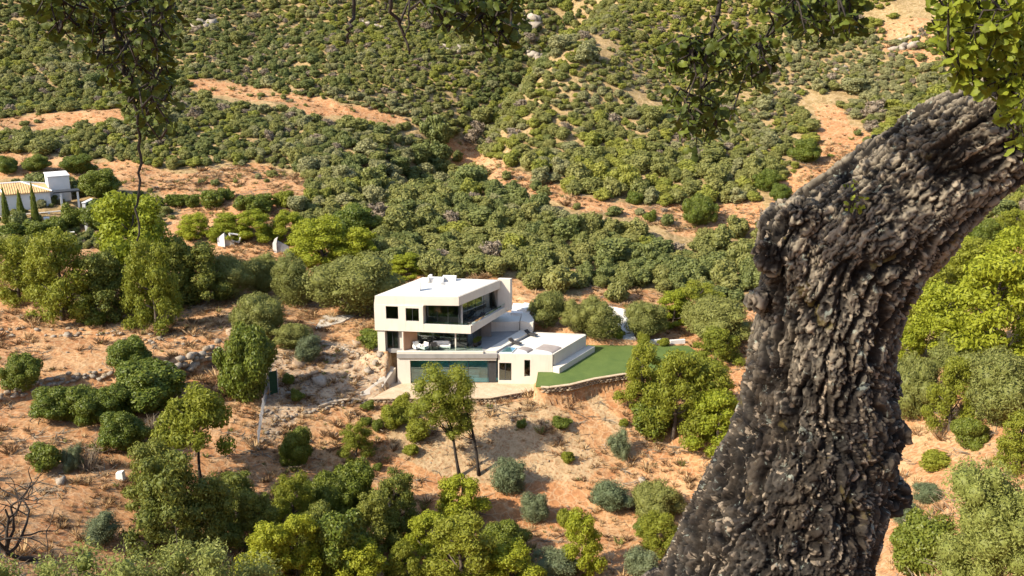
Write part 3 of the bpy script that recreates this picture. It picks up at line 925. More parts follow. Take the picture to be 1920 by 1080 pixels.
# ------------------------------------------------------------------ things on the terraces
def soft(mb_, name, mat, parent):
    return mb_.build(name, M[mat], parent, bevel=0.03)
def lounge_chair(loc, rz, label, mat='fabric', cat='chair'):
    e = empty('lounge_chair', loc, label, cat, 'terrace furniture'); e.rotation_euler[2] = rz
    m_ = MB(); m_.box((0, 0, .22), .8, .8, .18); soft(m_, 'seat', mat, e)
    m_ = MB(); m_.hexa([(-.4, .3, .4), (.4, .3, .4), (.4, .44, .4), (-.4, .44, .4)], [(-.4, .42, .95), (.4, .42, .95), (.4, .56, .95), (-.4, .56, .95)]); soft(m_, 'backrest', mat, e)
    for s in (-1, 1):
        m_ = MB(); m_.box((s * .46, 0, .2), .12, .8, .42); soft(m_, 'armrest', mat, e)
        for y in (-.32, .32):
            m_ = MB(); m_.tube([(s * .36, y, 0), (s * .36, y, .22)], [.03, .03], 6); soft(m_, 'leg', 'greymetal', e)
    return e
def sofa(loc, rz, w, label):
    e = empty('outdoor_sofa', loc, label, 'sofa', 'terrace furniture'); e.rotation_euler[2] = rz
    m_ = MB(); m_.box((0, 0, .15), w, .85, .28); soft(m_, 'seat', 'fabric', e)
    m_ = MB(); m_.box((0, .45, .15), w, .2, .72); soft(m_, 'backrest', 'fabric', e)
    for s in (-1, 1):
        m_ = MB(); m_.box((s * (w / 2 + .1), .05, .1), .18, 1.0, .55); soft(m_, 'armrest', 'fabric', e)
        m_ = MB(); m_.box((s * (w / 2 - .2), 0, 0), .12, .6, .15); soft(m_, 'foot', 'greymetal', e)
def round_table(loc, r, h, label, mat='white'):
    e = empty('side_table', loc, label, 'table', 'terrace furniture')
    m_ = MB(); m_.tube([(0, 0, h - .05), (0, 0, h)], [r, r], 18); m_.build('tabletop', M[mat], e)
    m_ = MB(); m_.tube([(0, 0, .03), (0, 0, h - .05)], [.05, .05], 8); m_.build('leg', M['greymetal'], e)
    m_ = MB(); m_.tube([(0, 0, 0), (0, 0, .03)], [r * .6, r * .6], 14); m_.build('base', M['greymetal'], e)
def lounger(loc, rz, label, mat='darkfabric'):
    e = empty('sun_lounger', loc, label, 'sun lounger', 'terrace furniture'); e.rotation_euler[2] = rz
    m_ = MB(); m_.box((0, -.25, .26), .68, 1.3, .12); soft(m_, 'mattress', mat, e)
    m_ = MB(); m_.hexa([(-.34, .4, .26), (.34, .4, .26), (.34, .4, .38), (-.34, .4, .38)], [(-.34, .95, .62), (.34, .95, .62), (.34, .9, .74), (-.34, .9, .74)]); soft(m_, 'backrest', mat, e)
    for s in (-1, 1):
        for y in (-.8, .35):
            m_ = MB(); m_.tube([(s * .3, y, 0), (s * .3, y, .26)], [.025, .025], 6); soft(m_, 'leg', 'greymetal', e)
def on(u, v, z, dz=0.0):
    p = W(u, v, z); return (p[0], p[1], z + dz)
lounge_chair(on(783, 655, Z1, .001), 0.6, 'white lounge chair at the left end of the middle terrace')
lounge_chair(on(795, 656, Z1, .001), -0.7, 'white lounge chair facing the round table on the middle terrace')
round_table(on(803, 653, Z1, .001), .45, .5, 'small round white table beside the terrace lounge chairs')
sofa(on(827, 653, Z1, .001), 0.0, 2.1, 'long white outdoor sofa before the middle floor glass doors')
lounge_chair(on(815, 657, Z1, .001), 0.3, 'dark wicker chair standing beside the long white sofa', 'darkfabric')
lounger(on(885, 606, ZF, .001), -.6, 'dark sun lounger nearest the corner of the upper balcony')
lounger(on(900, 599, ZF, .001), -.5, 'dark sun lounger halfway along the upper balcony')
lounger(on(996, 630, RT, .001), .9, 'dark sun lounger at the back of the right roof terrace')
lounger(on(966, 646, RT, .001), .9, 'dark sun lounger beside the green rooflight')
def planter(loc, r, label):
    e = empty('planter', loc, label, 'planter')
    m_ = MB(); m_.tube([(0, 0, 0), (0, 0, .25), (0, 0, .55), (0, 0, .6)], [r * .6, r * .95, r, r * .9], 14); m_.build('pot', M['pot'], e, smooth=True)
    return e
PLANTERS = [planter(on(892, 650, Z1, .001), .32, 'dark round planter on the shaded side terrace'), planter(on(898, 647, Z1, .001), .38, 'larger dark planter behind its twin on the side terrace')]
sv = empty('garden_statue', on(733, 718, Z0 - .1, .05), 'slim white garden figure against the dark bank left of the garden room', 'statue')
m_ = MB(); m_.tube([(0, 0, 0), (0, 0, .12)], [.25, .22], 10); m_.build('base', M['white'], sv)
m_ = MB(); m_.tube([(0, 0, .12), (.05, 0, .6), (.16, 0, 1.0), (.2, 0, 1.3), (.26, 0, 1.5)], [.13, .2, .16, .08, .1], 10); m_.build('figure', M['white'], sv, smooth=True)

# ------------------------------------------------------------------ gravel terrace, lawn, ramp, slabs
def sheet(name, poly, z, mat, thick=0.12, org=None):
    m_ = MB(); m_.prism(poly, z - thick, z)
    return structure(m_.build(name, M[mat]))
def ccw(poly):
    a = sum(poly[i][0] * poly[(i + 1) % len(poly)][1] - poly[(i + 1) % len(poly)][0] * poly[i][1] for i in range(len(poly)))
    return poly if a > 0 else poly[::-1]
sheet('gravel_terrace', ccw(gravel_poly), Z0, 'gravel')
def mat_lawn():
    m_, nt, out = new_mat('mown_grass')
    pos = geo_pos(nt)
    a = noise(nt, 0.5, 5, 0.6, pos); b = noise(nt, 14.0, 4, 0.7, pos)
    col = ramp(nt, a, [(0.32, (0.066, 0.108, 0.024)), (0.68, (0.108, 0.152, 0.034))]).outputs[0]
    col = mixc(nt, ramp(nt, b, [(0.4, (0, 0, 0)), (0.7, (0.6, 0.6, 0.6))]).outputs[0], col, (0.125, 0.165, 0.045))
    principled(nt, out, col, 0.8, 0.2, bump(nt, b, 0.9, 0.06))
    return m_
M['lawn'] = mat_lawn()
sheet('lawn', ccw(lawn_poly), ZL, 'lawn')
# ------------------------------------------------------------------ plants: crowns of leaf-sized faces
def ico(sub=1):
    bm = bmesh.new()
    bmesh.ops.create_icosphere(bm, subdivisions=sub, radius=1.0)
    v = np.array([x.co[:] for x in bm.verts]); f = np.array([[q.index for q in p.verts] for p in bm.faces])
    bm.free()
    return v, f
ICO1 = ico(1); ICO2 = ico(2)
def leaf_cards(c, n, size, aspect, r, fold=0.25):
    """one bent diamond per leaf clump: c centres, n facing, size length, aspect width/length"""
    k = len(c)
    a = r.normal(size=(k, 3)); a -= n * (a * n).sum(1)[:, None]
    a /= np.linalg.norm(a, axis=1)[:, None] + 1e-9
    b = np.cross(n, a)
    L = size * r.uniform(0.7, 1.35, k)[:, None]
    w = L * aspect
    tip = c + a * L * .55 - n * L * fold * .5; bot = c - a * L * .45 - n * L * fold * .2
    le = c + b * w * .5; ri = c - b * w * .5
    v = np.stack([bot, le, tip, ri], 1).reshape(-1, 3)
    f = np.arange(4 * k).reshape(k, 4)
    return v, f
def crown(lobes, n, size, aspect, seed, facing=0.75, core=0.8, shell=(0.82, 1.06), flat_bottom=None):
    """lobes: (x, y, z, rx, ry, rz). Leaf faces over every lobe, a closed leafy core inside each."""
    r = np.random.default_rng(seed)
    lob = np.array(lobes, float)
    area = (lob[:, 3] * lob[:, 4] + lob[:, 3] * lob[:, 5] + lob[:, 4] * lob[:, 5])
    cs, ns = [], []
    tot = 0
    while tot < n:
        k = int(n * 1.3)
        i = r.choice(len(lob), k, p=area / area.sum())
        d = r.normal(size=(k, 3)); d /= np.linalg.norm(d, axis=1)[:, None]
        rad = r.uniform(shell[0], shell[1], k)[:, None]
        p = lob[i, :3] + d * lob[i, 3:] * rad
        keep = np.ones(k, bool)
        for j in range(len(lob)):                   # not deep inside another lobe
            q = (p - lob[j, :3]) / lob[j, 3:]
            keep &= ((q ** 2).sum(1) > 0.60) | (i == j)
        if flat_bottom is not None:
            keep &= p[:, 2] > flat_bottom
        nn = d / lob[i, 3:]; nn /= np.linalg.norm(nn, axis=1)[:, None]
        nn = nn * facing + r.normal(size=(k, 3)) * (1 - facing) * 0.9 + np.array([0, 0, 0.12])
        nn /= np.linalg.norm(nn, axis=1)[:, None]
        cs.append(p[keep]); ns.append(nn[keep]); tot += keep.sum()
    c = np.concatenate(cs)[:n]; nn = np.concatenate(ns)[:n]
    v, f = leaf_cards(c, nn, size, aspect, r)
    leaf = r.uniform(0, 1, n) * 0.7 + 0.3 * np.clip((c[:, 2] - c[:, 2].min()) / (np.ptp(c[:, 2]) + 1e-6), 0, 1) * r.uniform(0, 1, n)
    if core > 0:
        cv, cf, base = [], [], len(v)
        for L in lob:
            iv, if_ = ICO1
            jit = 1 + 0.16 * r.normal(size=(len(iv), 1)).clip(-1, 1)
            cv.append(L[:3] + iv * L[3:] * core * jit); cf.append(if_ + base); base += len(iv)
        cv = np.concatenate(cv); cf = np.concatenate(cf)
        v = np.vstack([v, cv])
        tri = np.hstack([f[:, :3], np.full((len(f), 0), 0)])
        quads = np.vstack([f[:, [0, 1, 2]], f[:, [0, 2, 3]]])
        leaf = np.concatenate([leaf, leaf, np.full(len(cf), 0.25)])
        f = np.vstack([quads, cf])
    return v, f, leaf
def unitise(v):
    """a crown fitted into the unit cell: width about 1, base 0, top 1"""
    lo, hi = np.percentile(v, 0.5, axis=0), np.percentile(v, 99.5, axis=0)
    w = max(hi[0] - lo[0], hi[1] - lo[1])
    c = (lo + hi) / 2
    return np.stack([(v[:, 0] - c[0]) / w, (v[:, 1] - c[1]) / w, (v[:, 2] - lo[2]) / (hi[2] - lo[2])], 1)
def lobes_dome(r, n):
    L = []
    m_ = int(r.integers(2, 5))
    for k in range(m_):                               # a few leaders of different height, then side shoots on them
        a = r.uniform(0, 2 * math.pi); q = r.uniform(.04, .20); s = r.uniform(.24, .34)
        L.append((math.cos(a) * q, math.sin(a) * q, r.uniform(.30, .50), s, s * r.uniform(.85, 1.1), s * r.uniform(.95, 1.3)))
    for k in range(n):
        b = L[k % m_]
        a = r.uniform(0, 2 * math.pi); e = r.uniform(-0.45, 1.15); s = r.uniform(.08, .19)
        d = r.uniform(.85, 1.18)
        L.append((b[0] + math.cos(a) * math.cos(e) * b[3] * d, b[1] + math.sin(a) * math.cos(e) * b[4] * d, max(.06, b[2] + math.sin(e) * b[5] * d), s, s, s * r.uniform(.7, 1.15)))
    return L
def lobes_pine(r, n, lean=0.0, top=1.0, low=0.18, spread=.46):
    L = []
    for k in range(n):
        h = low + (top - low) * (k + r.uniform(0, 1)) / n
        w = spread * (1 - 0.62 * ((h - low) / (top - low)) ** 1.6) * (0.55 + 0.45 * min(1, (h - low) / .12 + .3))
        a = k * 2.4 + r.uniform(-.5, .5); q = w * math.sqrt(r.uniform(.15, 1))
        s = r.uniform(.085, .15)
        L.append((math.cos(a) * q + lean * h, math.sin(a) * q, h, s, s, s * r.uniform(.6, .85)))
    return L
def lobes_umbrella(r, n):
    L = []
    for k in range(n):
        a = r.uniform(0, 2 * math.pi); q = .40 * math.sqrt(r.uniform(0, 1)); s = r.uniform(.10, .16)
        h = .78 - .55 * (q / .4) ** 2 * r.uniform(.5, 1) + r.uniform(-.18, .04)
        L.append((math.cos(a) * q, math.sin(a) * q, h, s, s, s * .8))
    return L
PROTO = {}
def proto(kind, mat, i, lob, n, size, aspect, facing, core, shell=(0.82, 1.08), fb=None):
    v, f, leaf = crown(lob, n, size, aspect, abs(hash_str(kind)) % 9999 + i, facing, core, shell, fb)
    v = unitise(v)
    PROTO.setdefault(kind, []).append(mesh_np(kind + '_crown', v, f, M[mat], False, leaf))
def hash_str(s):
    h = 7
    for ch in s: h = (h * 31 + ord(ch)) % 1000003
    return h
for i in range(4):
    r = np.random.default_rng(100 + i)
    proto('pine', 'pine', i, lobes_pine(r, 34 + 4 * i, 0.03 * (i - 1)), 10000, .036, .42, .55, .55, (.6, 1.15))
    proto('darkpine', 'darkpine', i, lobes_pine(r, 34 + 3 * i, -0.03 * (i - 1), spread=.45), 10000, .036, .45, .6, .6, (.65, 1.12))
    proto('bright', 'bright', i, lobes_pine(r, 26 + 3 * i, 0, spread=.44, low=.2), 9000, .038, .45, .6, .6, (.65, 1.12))
    proto('evergreen', 'evergreen', i, lobes_dome(r, 26), 9500, .040, .55, .6, .82)
    proto('olive', 'olive', i, lobes_dome(r, 34), 10000, .036, .34, .55, .8, (.8, 1.12))
    proto('grey', 'grey', i, lobes_dome(r, 18), 6000, .046, .28, .45, .72, (.7, 1.15))
    proto('umbrella', 'pine', i, lobes_umbrella(r, 30), 8000, .045, .42, .55, .55, (.6, 1.15))
    proto('smallgreen', 'evergreen', i, lobes_dome(r, 12), 2600, .068, .5, .55, .8)
    proto('smallbright', 'pine', i, lobes_dome(r, 12), 2600, .068, .5, .55, .8)
for i in range(8):
    r = np.random.default_rng(300 + i)
    proto('scrub', 'scrub', i, lobes_dome(r, 9 + i % 4), 1250, .092, .55, .62, .86)
for i in range(3):
    r = np.random.default_rng(330 + i)
    proto('scrubdry', 'dry', i, lobes_dome(r, 9), 520, .15, .25, .35, .6, (.5, 1.15))
for i in range(3):
    r = np.random.default_rng(340 + i)
    proto('cypress', 'evergreen', i, [(0, 0, .1 + .8 * k / 8, .5 * (1 - .75 * (k / 8) ** 1.5), .5 * (1 - .75 * (k / 8) ** 1.5), .14) for k in range(9)], 1500, .12, .4, .7, .85)
# bare bushes: a spray of twigs
def twig_bush(seed, n=70):
    r = np.random.default_rng(seed)
    m_ = MB()
    for _ in range(n):
        a = r.uniform(0, 2 * math.pi); e = r.uniform(.35, 1.4); L = r.uniform(.35, 1.0)
        p0 = np.array([r.normal() * .05, r.normal() * .05, 0]); d = np.array([math.cos(a) * math.cos(e) * .55, math.sin(a) * math.cos(e) * .55, math.sin(e)])
        p1 = p0 + d * L * .5 + r.normal(size=3) * .04; p2 = p0 + d * L + r.normal(size=3) * .08
        m_.tube([p0, p1, p2], [.012, .009, .004], 3, False)
        for _k in range(2):
            q = p1 + (p2 - p1) * r.uniform(.1, .8); m_.tube([q, q + d * .2 + r.normal(size=3) * .1], [.006, .003], 3, False)
    v = unitise(np.array(m_.v))
    return mesh_np('twig_bush', v, m_.f, M['dry'])
PROTO['twigs'] = [twig_bush(k) for k in range(3)]

# trunks with limbs, in the same unit cell
def trunk_mesh(seed, mat, r0=.035, lean=0.0, limbs=9, top=.8, low=.25):
    r = np.random.default_rng(seed)
    m_ = MB()
    pts = [np.array([lean * t + .02 * math.sin(7 * t + seed), .02 * math.cos(6 * t + seed), t * top - .06 * (t == 0)]) for t in np.linspace(0, 1, 8)]
    m_.tube(pts, [r0 * (1.35 if k == 0 else 1 - .75 * k / 7) for k in range(8)], 8)
    for k in range(limbs):
        t = low + (.95 - low) * k / limbs; a = k * 2.4 + seed
        b = pts[0] + (pts[-1] - pts[0]) * t; L = .36 * (1 - .5 * t)
        m_.tube([b, b + np.array([math.cos(a) * L * .5, math.sin(a) * L * .5, .05]), b + np.array([math.cos(a) * L, math.sin(a) * L, .13])], [r0 * .42, r0 * .3, r0 * .1], 5)
    return mesh_np('trunk', np.array(m_.v), m_.f, mat, True)
TRUNK = [trunk_mesh(k, M['wood']) for k in range(3)]
TRUNKD = [trunk_mesh(k + 5, M['darkwood'], .022, 0, 8, .86, .62) for k in range(3)]

_cnt = {}
def pick(kind):
    _cnt[kind] = _cnt.get(kind, -1) + 1
    return _cnt[kind]
def plant(name, kind, u, vb, w, h, label, cat, group=None, trunk=False, where=None, rz=None):
    """a plant whose base shows at pixel (u, vb), w and h its size in pixels of the photograph"""
    p = ground_at(u, vb) if where is None else where
    dep = float(depth_of(p))
    s = dep / FPX
    k = pick(kind)
    lib = PROTO[kind]
    me = lib[k % len(lib)]
    rot = (k * 1.7 + u) % 6.28 if rz is None else rz
    tilt = math.cos(PITCH + math.atan2(vb - 540, FPX))
    W_, H_ = w * s, h * s / max(tilt, .5)
    if kind not in ('pine', 'darkpine', 'bright', 'umbrella', 'cypress', 'twigs'):
        H_ = max(H_ * 0.88, 0.5 * W_)                # seen from above, part of the height is depth
    else:
        H_ = H_ * 0.95
    z = h1(p[0], p[1]) - 0.06 * H_ if not trunk else h1(p[0], p[1]) - 0.02
    if not trunk:
        o = obj(name, me)
        o.location = (p[0], p[1] + 0.25 * W_, h1(p[0], p[1] + .25 * W_) - 0.05 * H_)
        o.scale = (W_, W_, H_); o.rotation_euler[2] = rot
        return tag(o, label, cat, group)
    e = empty(name, (p[0], p[1] + .15 * W_, h1(p[0], p[1] + .15 * W_) - .03), label, cat, group)
    e.scale = (W_, W_, H_); e.rotation_euler[2] = rot
    c = obj('crown', me, e)
    if kind == 'umbrella':
        c.location = (0, 0, .36); c.scale = (1, 1, .64)
        obj('trunk', TRUNKD[k % 3], e)
    else:
        obj('trunk', TRUNK[k % 3], e)
    return e
G_ = {'p': ('pine_tree', 'pine tree'), 's': ('shrub', 'shrub'), 't': ('tree', 'tree'), 'o': ('olive_tree', 'olive tree'), 'c': ('cypress', 'cypress')}
LIST = [
 # orange slope on the left
 ('s','evergreen',37,748,76,70,'round dark green shrub at the left end of the lower stone wall'),
 ('s','evergreen',240,704,82,72,'lone green shrub standing above the gap in the lower stone wall'),
 ('s','evergreen',95,794,104,70,'left end of the long dark hedge clump below the stone wall'),
 ('s','evergreen',150,797,108,74,'middle bush of the long dark hedge clump below the stone wall'),
 ('s','evergreen',198,794,90,70,'right bush of the long dark hedge clump below the stone wall'),
 ('s','evergreen',268,781,140,94,'big domed dark shrub touching the lower stone wall'),
 ('s','evergreen',220,851,92,82,'dark green shrub just below the big domed shrub'),
 ('s','twigs',285,820,48,42,'pale grey leafless bush right of the dark shrubs'),
 ('s','smallgreen',80,888,58,54,'small round dark shrub at the far left below the hedge clump'),
 ('s','grey',130,886,42,54,'grey-green shrub beside the small round dark shrub at far left'),
 ('s','twigs',168,887,60,48,'bare twiggy bush at the right of the grey-green shrub'),
 ('s','twigs',236,838,34,40,'brown dead bush between the dark shrubs and the umbrella pine'),
 ('s','grey',180,1025,70,60,'pale grey-green bush above the near brush at bottom left'),
 # pines and bushes along the bottom
 ('p','darkpine',285,955,115,125,'dark pine top left of the umbrella pine trunk'),
 ('p','darkpine',320,1050,165,185,'tall dark pine at the heart of the bottom left thicket'),
 ('p','darkpine',400,1040,115,140,'shadowed pine right of the tall dark pine'),
 ('p','darkpine',440,985,95,92,'rounded dark pine below the fallen shadow of the umbrella pine'),
 ('p','darkpine',478,1030,90,105,'mid-green pine right of the rounded dark pine'),
 ('p','pine',548,1000,88,105,'olive-tinted pine at the left of the dark green thicket'),
 ('p','bright',556,1095,100,120,'yellow-green pine at the bottom below the olive-tinted pine'),
 ('t','evergreen',612,985,95,95,'dark leafy tree left of the thicket top'),
 ('t','evergreen',662,970,95,105,'dark leafy tree forming the top of the bottom thicket'),
 ('t','evergreen',640,1095,115,140,'dense dark tree at the bottom under the thicket top'),
 ('p','darkpine',745,1010,98,118,'cone-shaped green pine right of the dark thicket'),
 ('p','bright',865,1000,104,98,'bright yellow-green pine standing alone on the orange soil'),
 ('p','bright',678,1110,105,90,'yellow-green pine at the bottom between dark trees'),
 ('p','bright',500,1100,120,110,'yellow-green pine at the bottom just right of the near brush'),
 ('p','darkpine',600,1060,100,110,'dark pine squeezed between the bottom yellow-green pines'),
 ('p','darkpine',705,1040,100,110,'dark green pine below the cone-shaped pine'),
 ('p','bright',800,1060,100,90,'yellow-green pine top left of the wide bottom pine'),
 ('p','bright',960,1115,120,85,'yellow-green pine at the bottom right of the wide bottom pine'),
 ('p','pine',755,1110,90,85,'low pale pine at the bottom under the cone-shaped pine'),
 ('p','pine',865,1120,165,135,'wide yellow-green pine at the bottom middle'),
 ('s','evergreen',942,1052,96,72,'dark round shrub right of the wide bottom pine'),
 ('s','bright',1092,1085,82,118,'upright bright green shrub near the bottom right of centre'),
 ('s','smallbright',1062,992,38,34,'small yellow-green tuft beside the upright bright shrub'),
 ('s','grey',1002,985,54,60,'spiky grey-green shrub on the orange soil below the straw patch'),
 ('s','grey',952,936,70,66,'feathery grey-green shrub right of the twin pine trunks'),
 ('s','grey',1160,868,48,58,'small conical blue-green bush on the red slope below the lawn'),
 ('s','grey',1150,964,84,54,'low grey-green bush left of the big oak trunk base'),
 ('s','olive',1236,985,98,72,'olive-green bush touching the left edge of the oak trunk'),
 ('s','pine',1240,1040,86,68,'yellow-green bush below the olive-green bush by the oak'),
 ('s','grey',1205,1092,70,62,'pale bush at the foot of the oak trunk, lowest of three'),
 ('s','smallgreen',1208,1010,40,36,'small green tuft between the bushes by the oak'),
 ('s','smallgreen',1218,1060,0,0,''),
 ('s','smallgreen',1100,1095,0,0,''),
 ('s','grey',1040,1100,90,60,'low grey scrub at the bottom edge right of centre'),
 # slope below the villa
 ('s','evergreen',553,880,68,80,'dark leafy shrub on the soil left of the small tree'),
 ('t','pine',667,864,66,66,'small yellow-green tree alone on the slope below the gravel terrace'),
 ('s','smallgreen',688,771,26,20,'small green tuft under the gravel terrace edge'),
 ('s','smallgreen',708,812,22,26,'small upright tuft on the slope left of the twin pines'),
 ('s','smallgreen',686,800,20,16,'tiny green tuft left of the small upright tuft'),
 ('s','smallbright',740,808,52,46,'low bright shrub just left of the twin pine crowns'),
 ('s','smallbright',782,832,48,38,'low bright shrub under the left twin pine crown'),
 ('s','smallbright',757,784,44,44,'yellow-green shrub above the low bright shrubs by the twin pines'),
 ('s','smallbright',770,858,30,20,'tiny bright tuft left of the twin pine trunks'),
 ('s','smallgreen',978,806,22,16,'dark green tuft at the edge of the twin pine shadow'),
 ('s','smallgreen',1055,808,38,24,'low green bush on the straw patch below the villa'),
 ('s','smallbright',1066,871,26,22,'pale green tuft at the foot of the straw patch'),
 ('s','smallbright',1170,802,18,14,'tiny pale tuft on the red slope below the lawn'),
 ('s','smallgreen',708,884,18,14,'tiny tuft on bare soil above the dark thicket'),
 # right of the lawn
 ('p','pine',1205,772,100,120,'yellow-green pine at the lawn edge, nearest the villa'),
 ('p','pine',1265,838,130,165,'tall many-headed pine right of the lawn'),
 ('p','pine',1330,800,110,120,'pine behind the many-headed pine, half behind the oak'),
 ('p','bright',1350,862,120,115,'yellow-green pine against the oak trunk below the lawn'),
 ('s','smallgreen',1222,828,70,60,'low dark bush at the foot of the pine by the lawn'),
 ('s','grey',1300,712,70,40,'pale shrub between lawn and pines'),
 ('o','olive',1030,628,72,72,'dark green tree directly behind the right roof terrace'),
 ('o','olive',1080,634,60,62,'tree with white blossom gaps behind the right roof terrace'),
 ('o','olive',1122,645,88,78,'round olive tree behind the near edge of the lawn'),
 ('o','olive',1208,634,84,70,'round olive tree behind the far end of the lawn'),
 ('t','bright',1265,612,70,66,'yellow-green tree behind the two round olive trees'),
 ('t','olive',1345,648,130,92,'wide olive-green tree right behind the lawn end'),
 ('t','pine',1310,605,110,70,'yellow-green crown above the wide tree beyond the lawn'),
 ('s','smallbright',1205,647,32,24,'small yellow-green bush at the back lawn edge'),
 ('s','smallgreen',1160,640,24,22,'small dark bush at the back corner of the lawn'),
 ('s','smallbright',1245,650,24,18,'tiny bright bush at the far back lawn edge'),
 ('t','pine',1345,690,100,70,'yellow-green tree between lawn end and oak trunk'),
 # left of the villa
 ('o','olive',668,600,180,138,'largest round olive tree, close behind the villa'),
 ('o','olive',550,574,84,104,'round olive tree left of the largest one'),
 ('s','olive',478,640,100,92,'olive-grey bush above the dark pointed shrub left of the villa'),
 ('t','evergreen',462,758,112,148,'tall dark green shrub beside the wire fence'),
 ('s','olive',545,658,70,52,'round olive-green bush below the concrete slab'),
 ('s','grey',574,682,52,58,'grey-green bush right of the round one below the slab'),
 ('s','smallgreen',558,755,26,26,'small dark clipped bush inside the rubble yard'),
 ('s','smallgreen',540,722,24,20,'tiny green bush on the rubble heap'),
 ('s','smallgreen',700,655,60,34,'dark low bush in the shade left of the villa'),
 # pines on the left
 ('p','pine',112,608,140,170,'yellow-green pine in front at the left, above the stone terrace'),
 ('p','pine',28,570,105,125,'yellow-green pine cut by the left edge'),
 ('p','bright',255,570,170,205,'tallest yellow-green pine below the hanging twig'),
 ('p','pine',288,622,105,170,'slender pine leaning right, in front of the tallest pine'),
 ('p','darkpine',190,600,110,130,'dark pine between the two yellow-green ones on the left'),
 ('p','darkpine',60,545,90,100,'dark pine behind the left edge pines'),
 ('p','darkpine',330,575,100,130,'dark shadowed pine right of the slender pine'),
 ('p','darkpine',378,572,115,115,'dark blue-green pine left of the lamp post'),
 ('t','olive',432,562,95,90,'grey-green tree behind the lamp post'),
 ('t','olive',492,552,76,80,'grey-green tree just right of the lamp post'),
 ('s','smallgreen',175,612,40,34,'small green bush under the front left pine'),
 ('s','smallgreen',105,560,60,44,'dark bush under the left edge pines'),
 # round the white house
 ('t','evergreen',188,374,78,58,'dark bushy tree on the hill right of the white house'),
 ('s','evergreen',64,326,52,36,'round green shrub on orange soil above the white house'),
 ('s','evergreen',10,328,52,36,'round dark shrub at the left edge above the white house'),
 ('s','evergreen',140,328,66,38,'green shrub behind the white house parapet'),
 ('c','cypress',12,420,15,70,'slim cypress at the left edge before the white house'),
 ('c','cypress',40,420,16,68,'slim cypress second from the left before the white house'),
 ('c','cypress',66,418,14,80,'tallest slim cypress before the white house'),
 ('t','smallgreen',10,452,54,36,'dark garden tree under the left edge of the white house'),
 ('t','smallgreen',62,450,56,38,'dark garden tree under the middle of the white house'),
 ('t','smallgreen',102,440,40,36,'garden tree with brown vine beside the white house'),
 ('t','smallgreen',136,430,44,52,'dark garden tree against the white garden wall'),
 ('t','evergreen',182,432,64,62,'round dark tree right of the white garden wall'),
 ('t','darkpine',205,425,60,50,'dark pine top behind the tallest yellow-green pine'),
 # domes on the bare soil left
 ('s','smallgreen',327,391,46,28,'grey-green shrub left of the row of small domes'),
 ('s','smallgreen',361,391,28,28,'first small round dome left of the cluster on orange soil'),
 ('s','smallgreen',398,394,48,38,'largest dome of the cluster on orange soil'),
 ('s','smallgreen',430,377,24,24,'small ball-shaped shrub above the dome cluster'),
 ('s','smallgreen',453,397,32,34,'ball-shaped shrub right in the dome cluster'),
 ('s','smallgreen',486,406,52,42,'wide dark shrub at the right end of the dome cluster'),
 ('s','smallbright',528,392,44,36,'pale green shrub right of the dome cluster'),
 # bright row
 ('s','bright',362,452,66,50,'first bush of the bright green row, at its left end'),
 ('s','bright',418,455,72,52,'second bush of the bright green row'),
 ('s','bright',476,456,76,58,'third bush of the bright green row'),
 ('s','bright',535,458,74,60,'last bush of the bright green row, at its right end'),
 ('t','bright',600,505,122,92,'brightest yellow-green tree above the olive trees'),
 ('t','bright',668,500,96,70,'yellow-green tree behind the largest olive tree'),
 ('t','bright',762,522,70,44,'yellow-green bush just behind the villa roof'),
 ('t','evergreen',660,450,90,66,'dark green dome above the brightest yellow-green tree'),
 # single ones on the far soil strip
 ('t','evergreen',1314,426,62,64,'lone dark tree on the orange strip left of the oak'),
 ('s','evergreen',1440,362,54,44,'round dark shrub on the soil just left of the oak limb'),
 ('s','evergreen',1465,382,40,38,'round shrub under the other one left of the oak limb'),
 ('s','evergreen',1512,310,62,54,'leafy dark shrub at the top of the bare gully by the oak limb'),
 ('s','smallgreen',1190,384,32,26,'small round shrub on the orange strip in mid-slope'),
 ('s','smallgreen',1218,418,26,26,'small dome at the lower edge of the orange strip'),
 # right of the oak
 ('t','evergreen',1850,468,64,64,'dark round tree right of the oak limb'),
 ('t','bright',1790,540,110,100,'bright pine crown under the oak limb at right'),
 ('t','pine',1735,610,120,135,'green tree close to the right side of the oak trunk'),
 ('t','bright',1865,700,190,230,'large bright yellow pine at the right edge'),
 ('t','bright',1770,672,140,140,'yellow-green pine between oak trunk and the large bright pine'),
 ('t','bright',1918,580,150,150,'bright pine top cut by the right edge'),
 ('t','olive',1712,785,110,125,'grey-green tree beside the narrow part of the oak trunk'),
 ('t','pine',1785,812,100,140,'two-toned bright pine over orange soil right of the oak'),
 ('t','olive',1880,800,150,150,'olive-grey tree under the large bright pine'),
 ('t','pine',1830,560,110,110,'green pine crown between the bright pines under the oak limb'),
 ('t','olive',1800,720,110,100,'grey-green tree in the gap between the bright pines at right'),
 ('t','pine',1905,455,80,60,'pine top on the slope at the right edge under the oak limb'),
 ('t','bright',1700,700,90,100,'bright crown peeping out beside the oak trunk waist'),
 ('t','evergreen',1820,840,70,60,'dark bush in the shade below the two-toned pine'),
 ('s','evergreen',1738,1078,130,125,'round bright green shrub low on the right of the oak trunk'),
 ('s','grey',1702,985,54,44,'small grey bush above the round shrub right of the oak'),
 ('s','grey',1745,945,60,40,'pale bush on the soil right of the oak'),
 ('s','smallbright',1760,880,60,26,'low pale tuft on the orange soil right of the oak'),
 ('t','pine',1920,880,120,110,'yellow-green tree top behind the huge corner bush'),
]
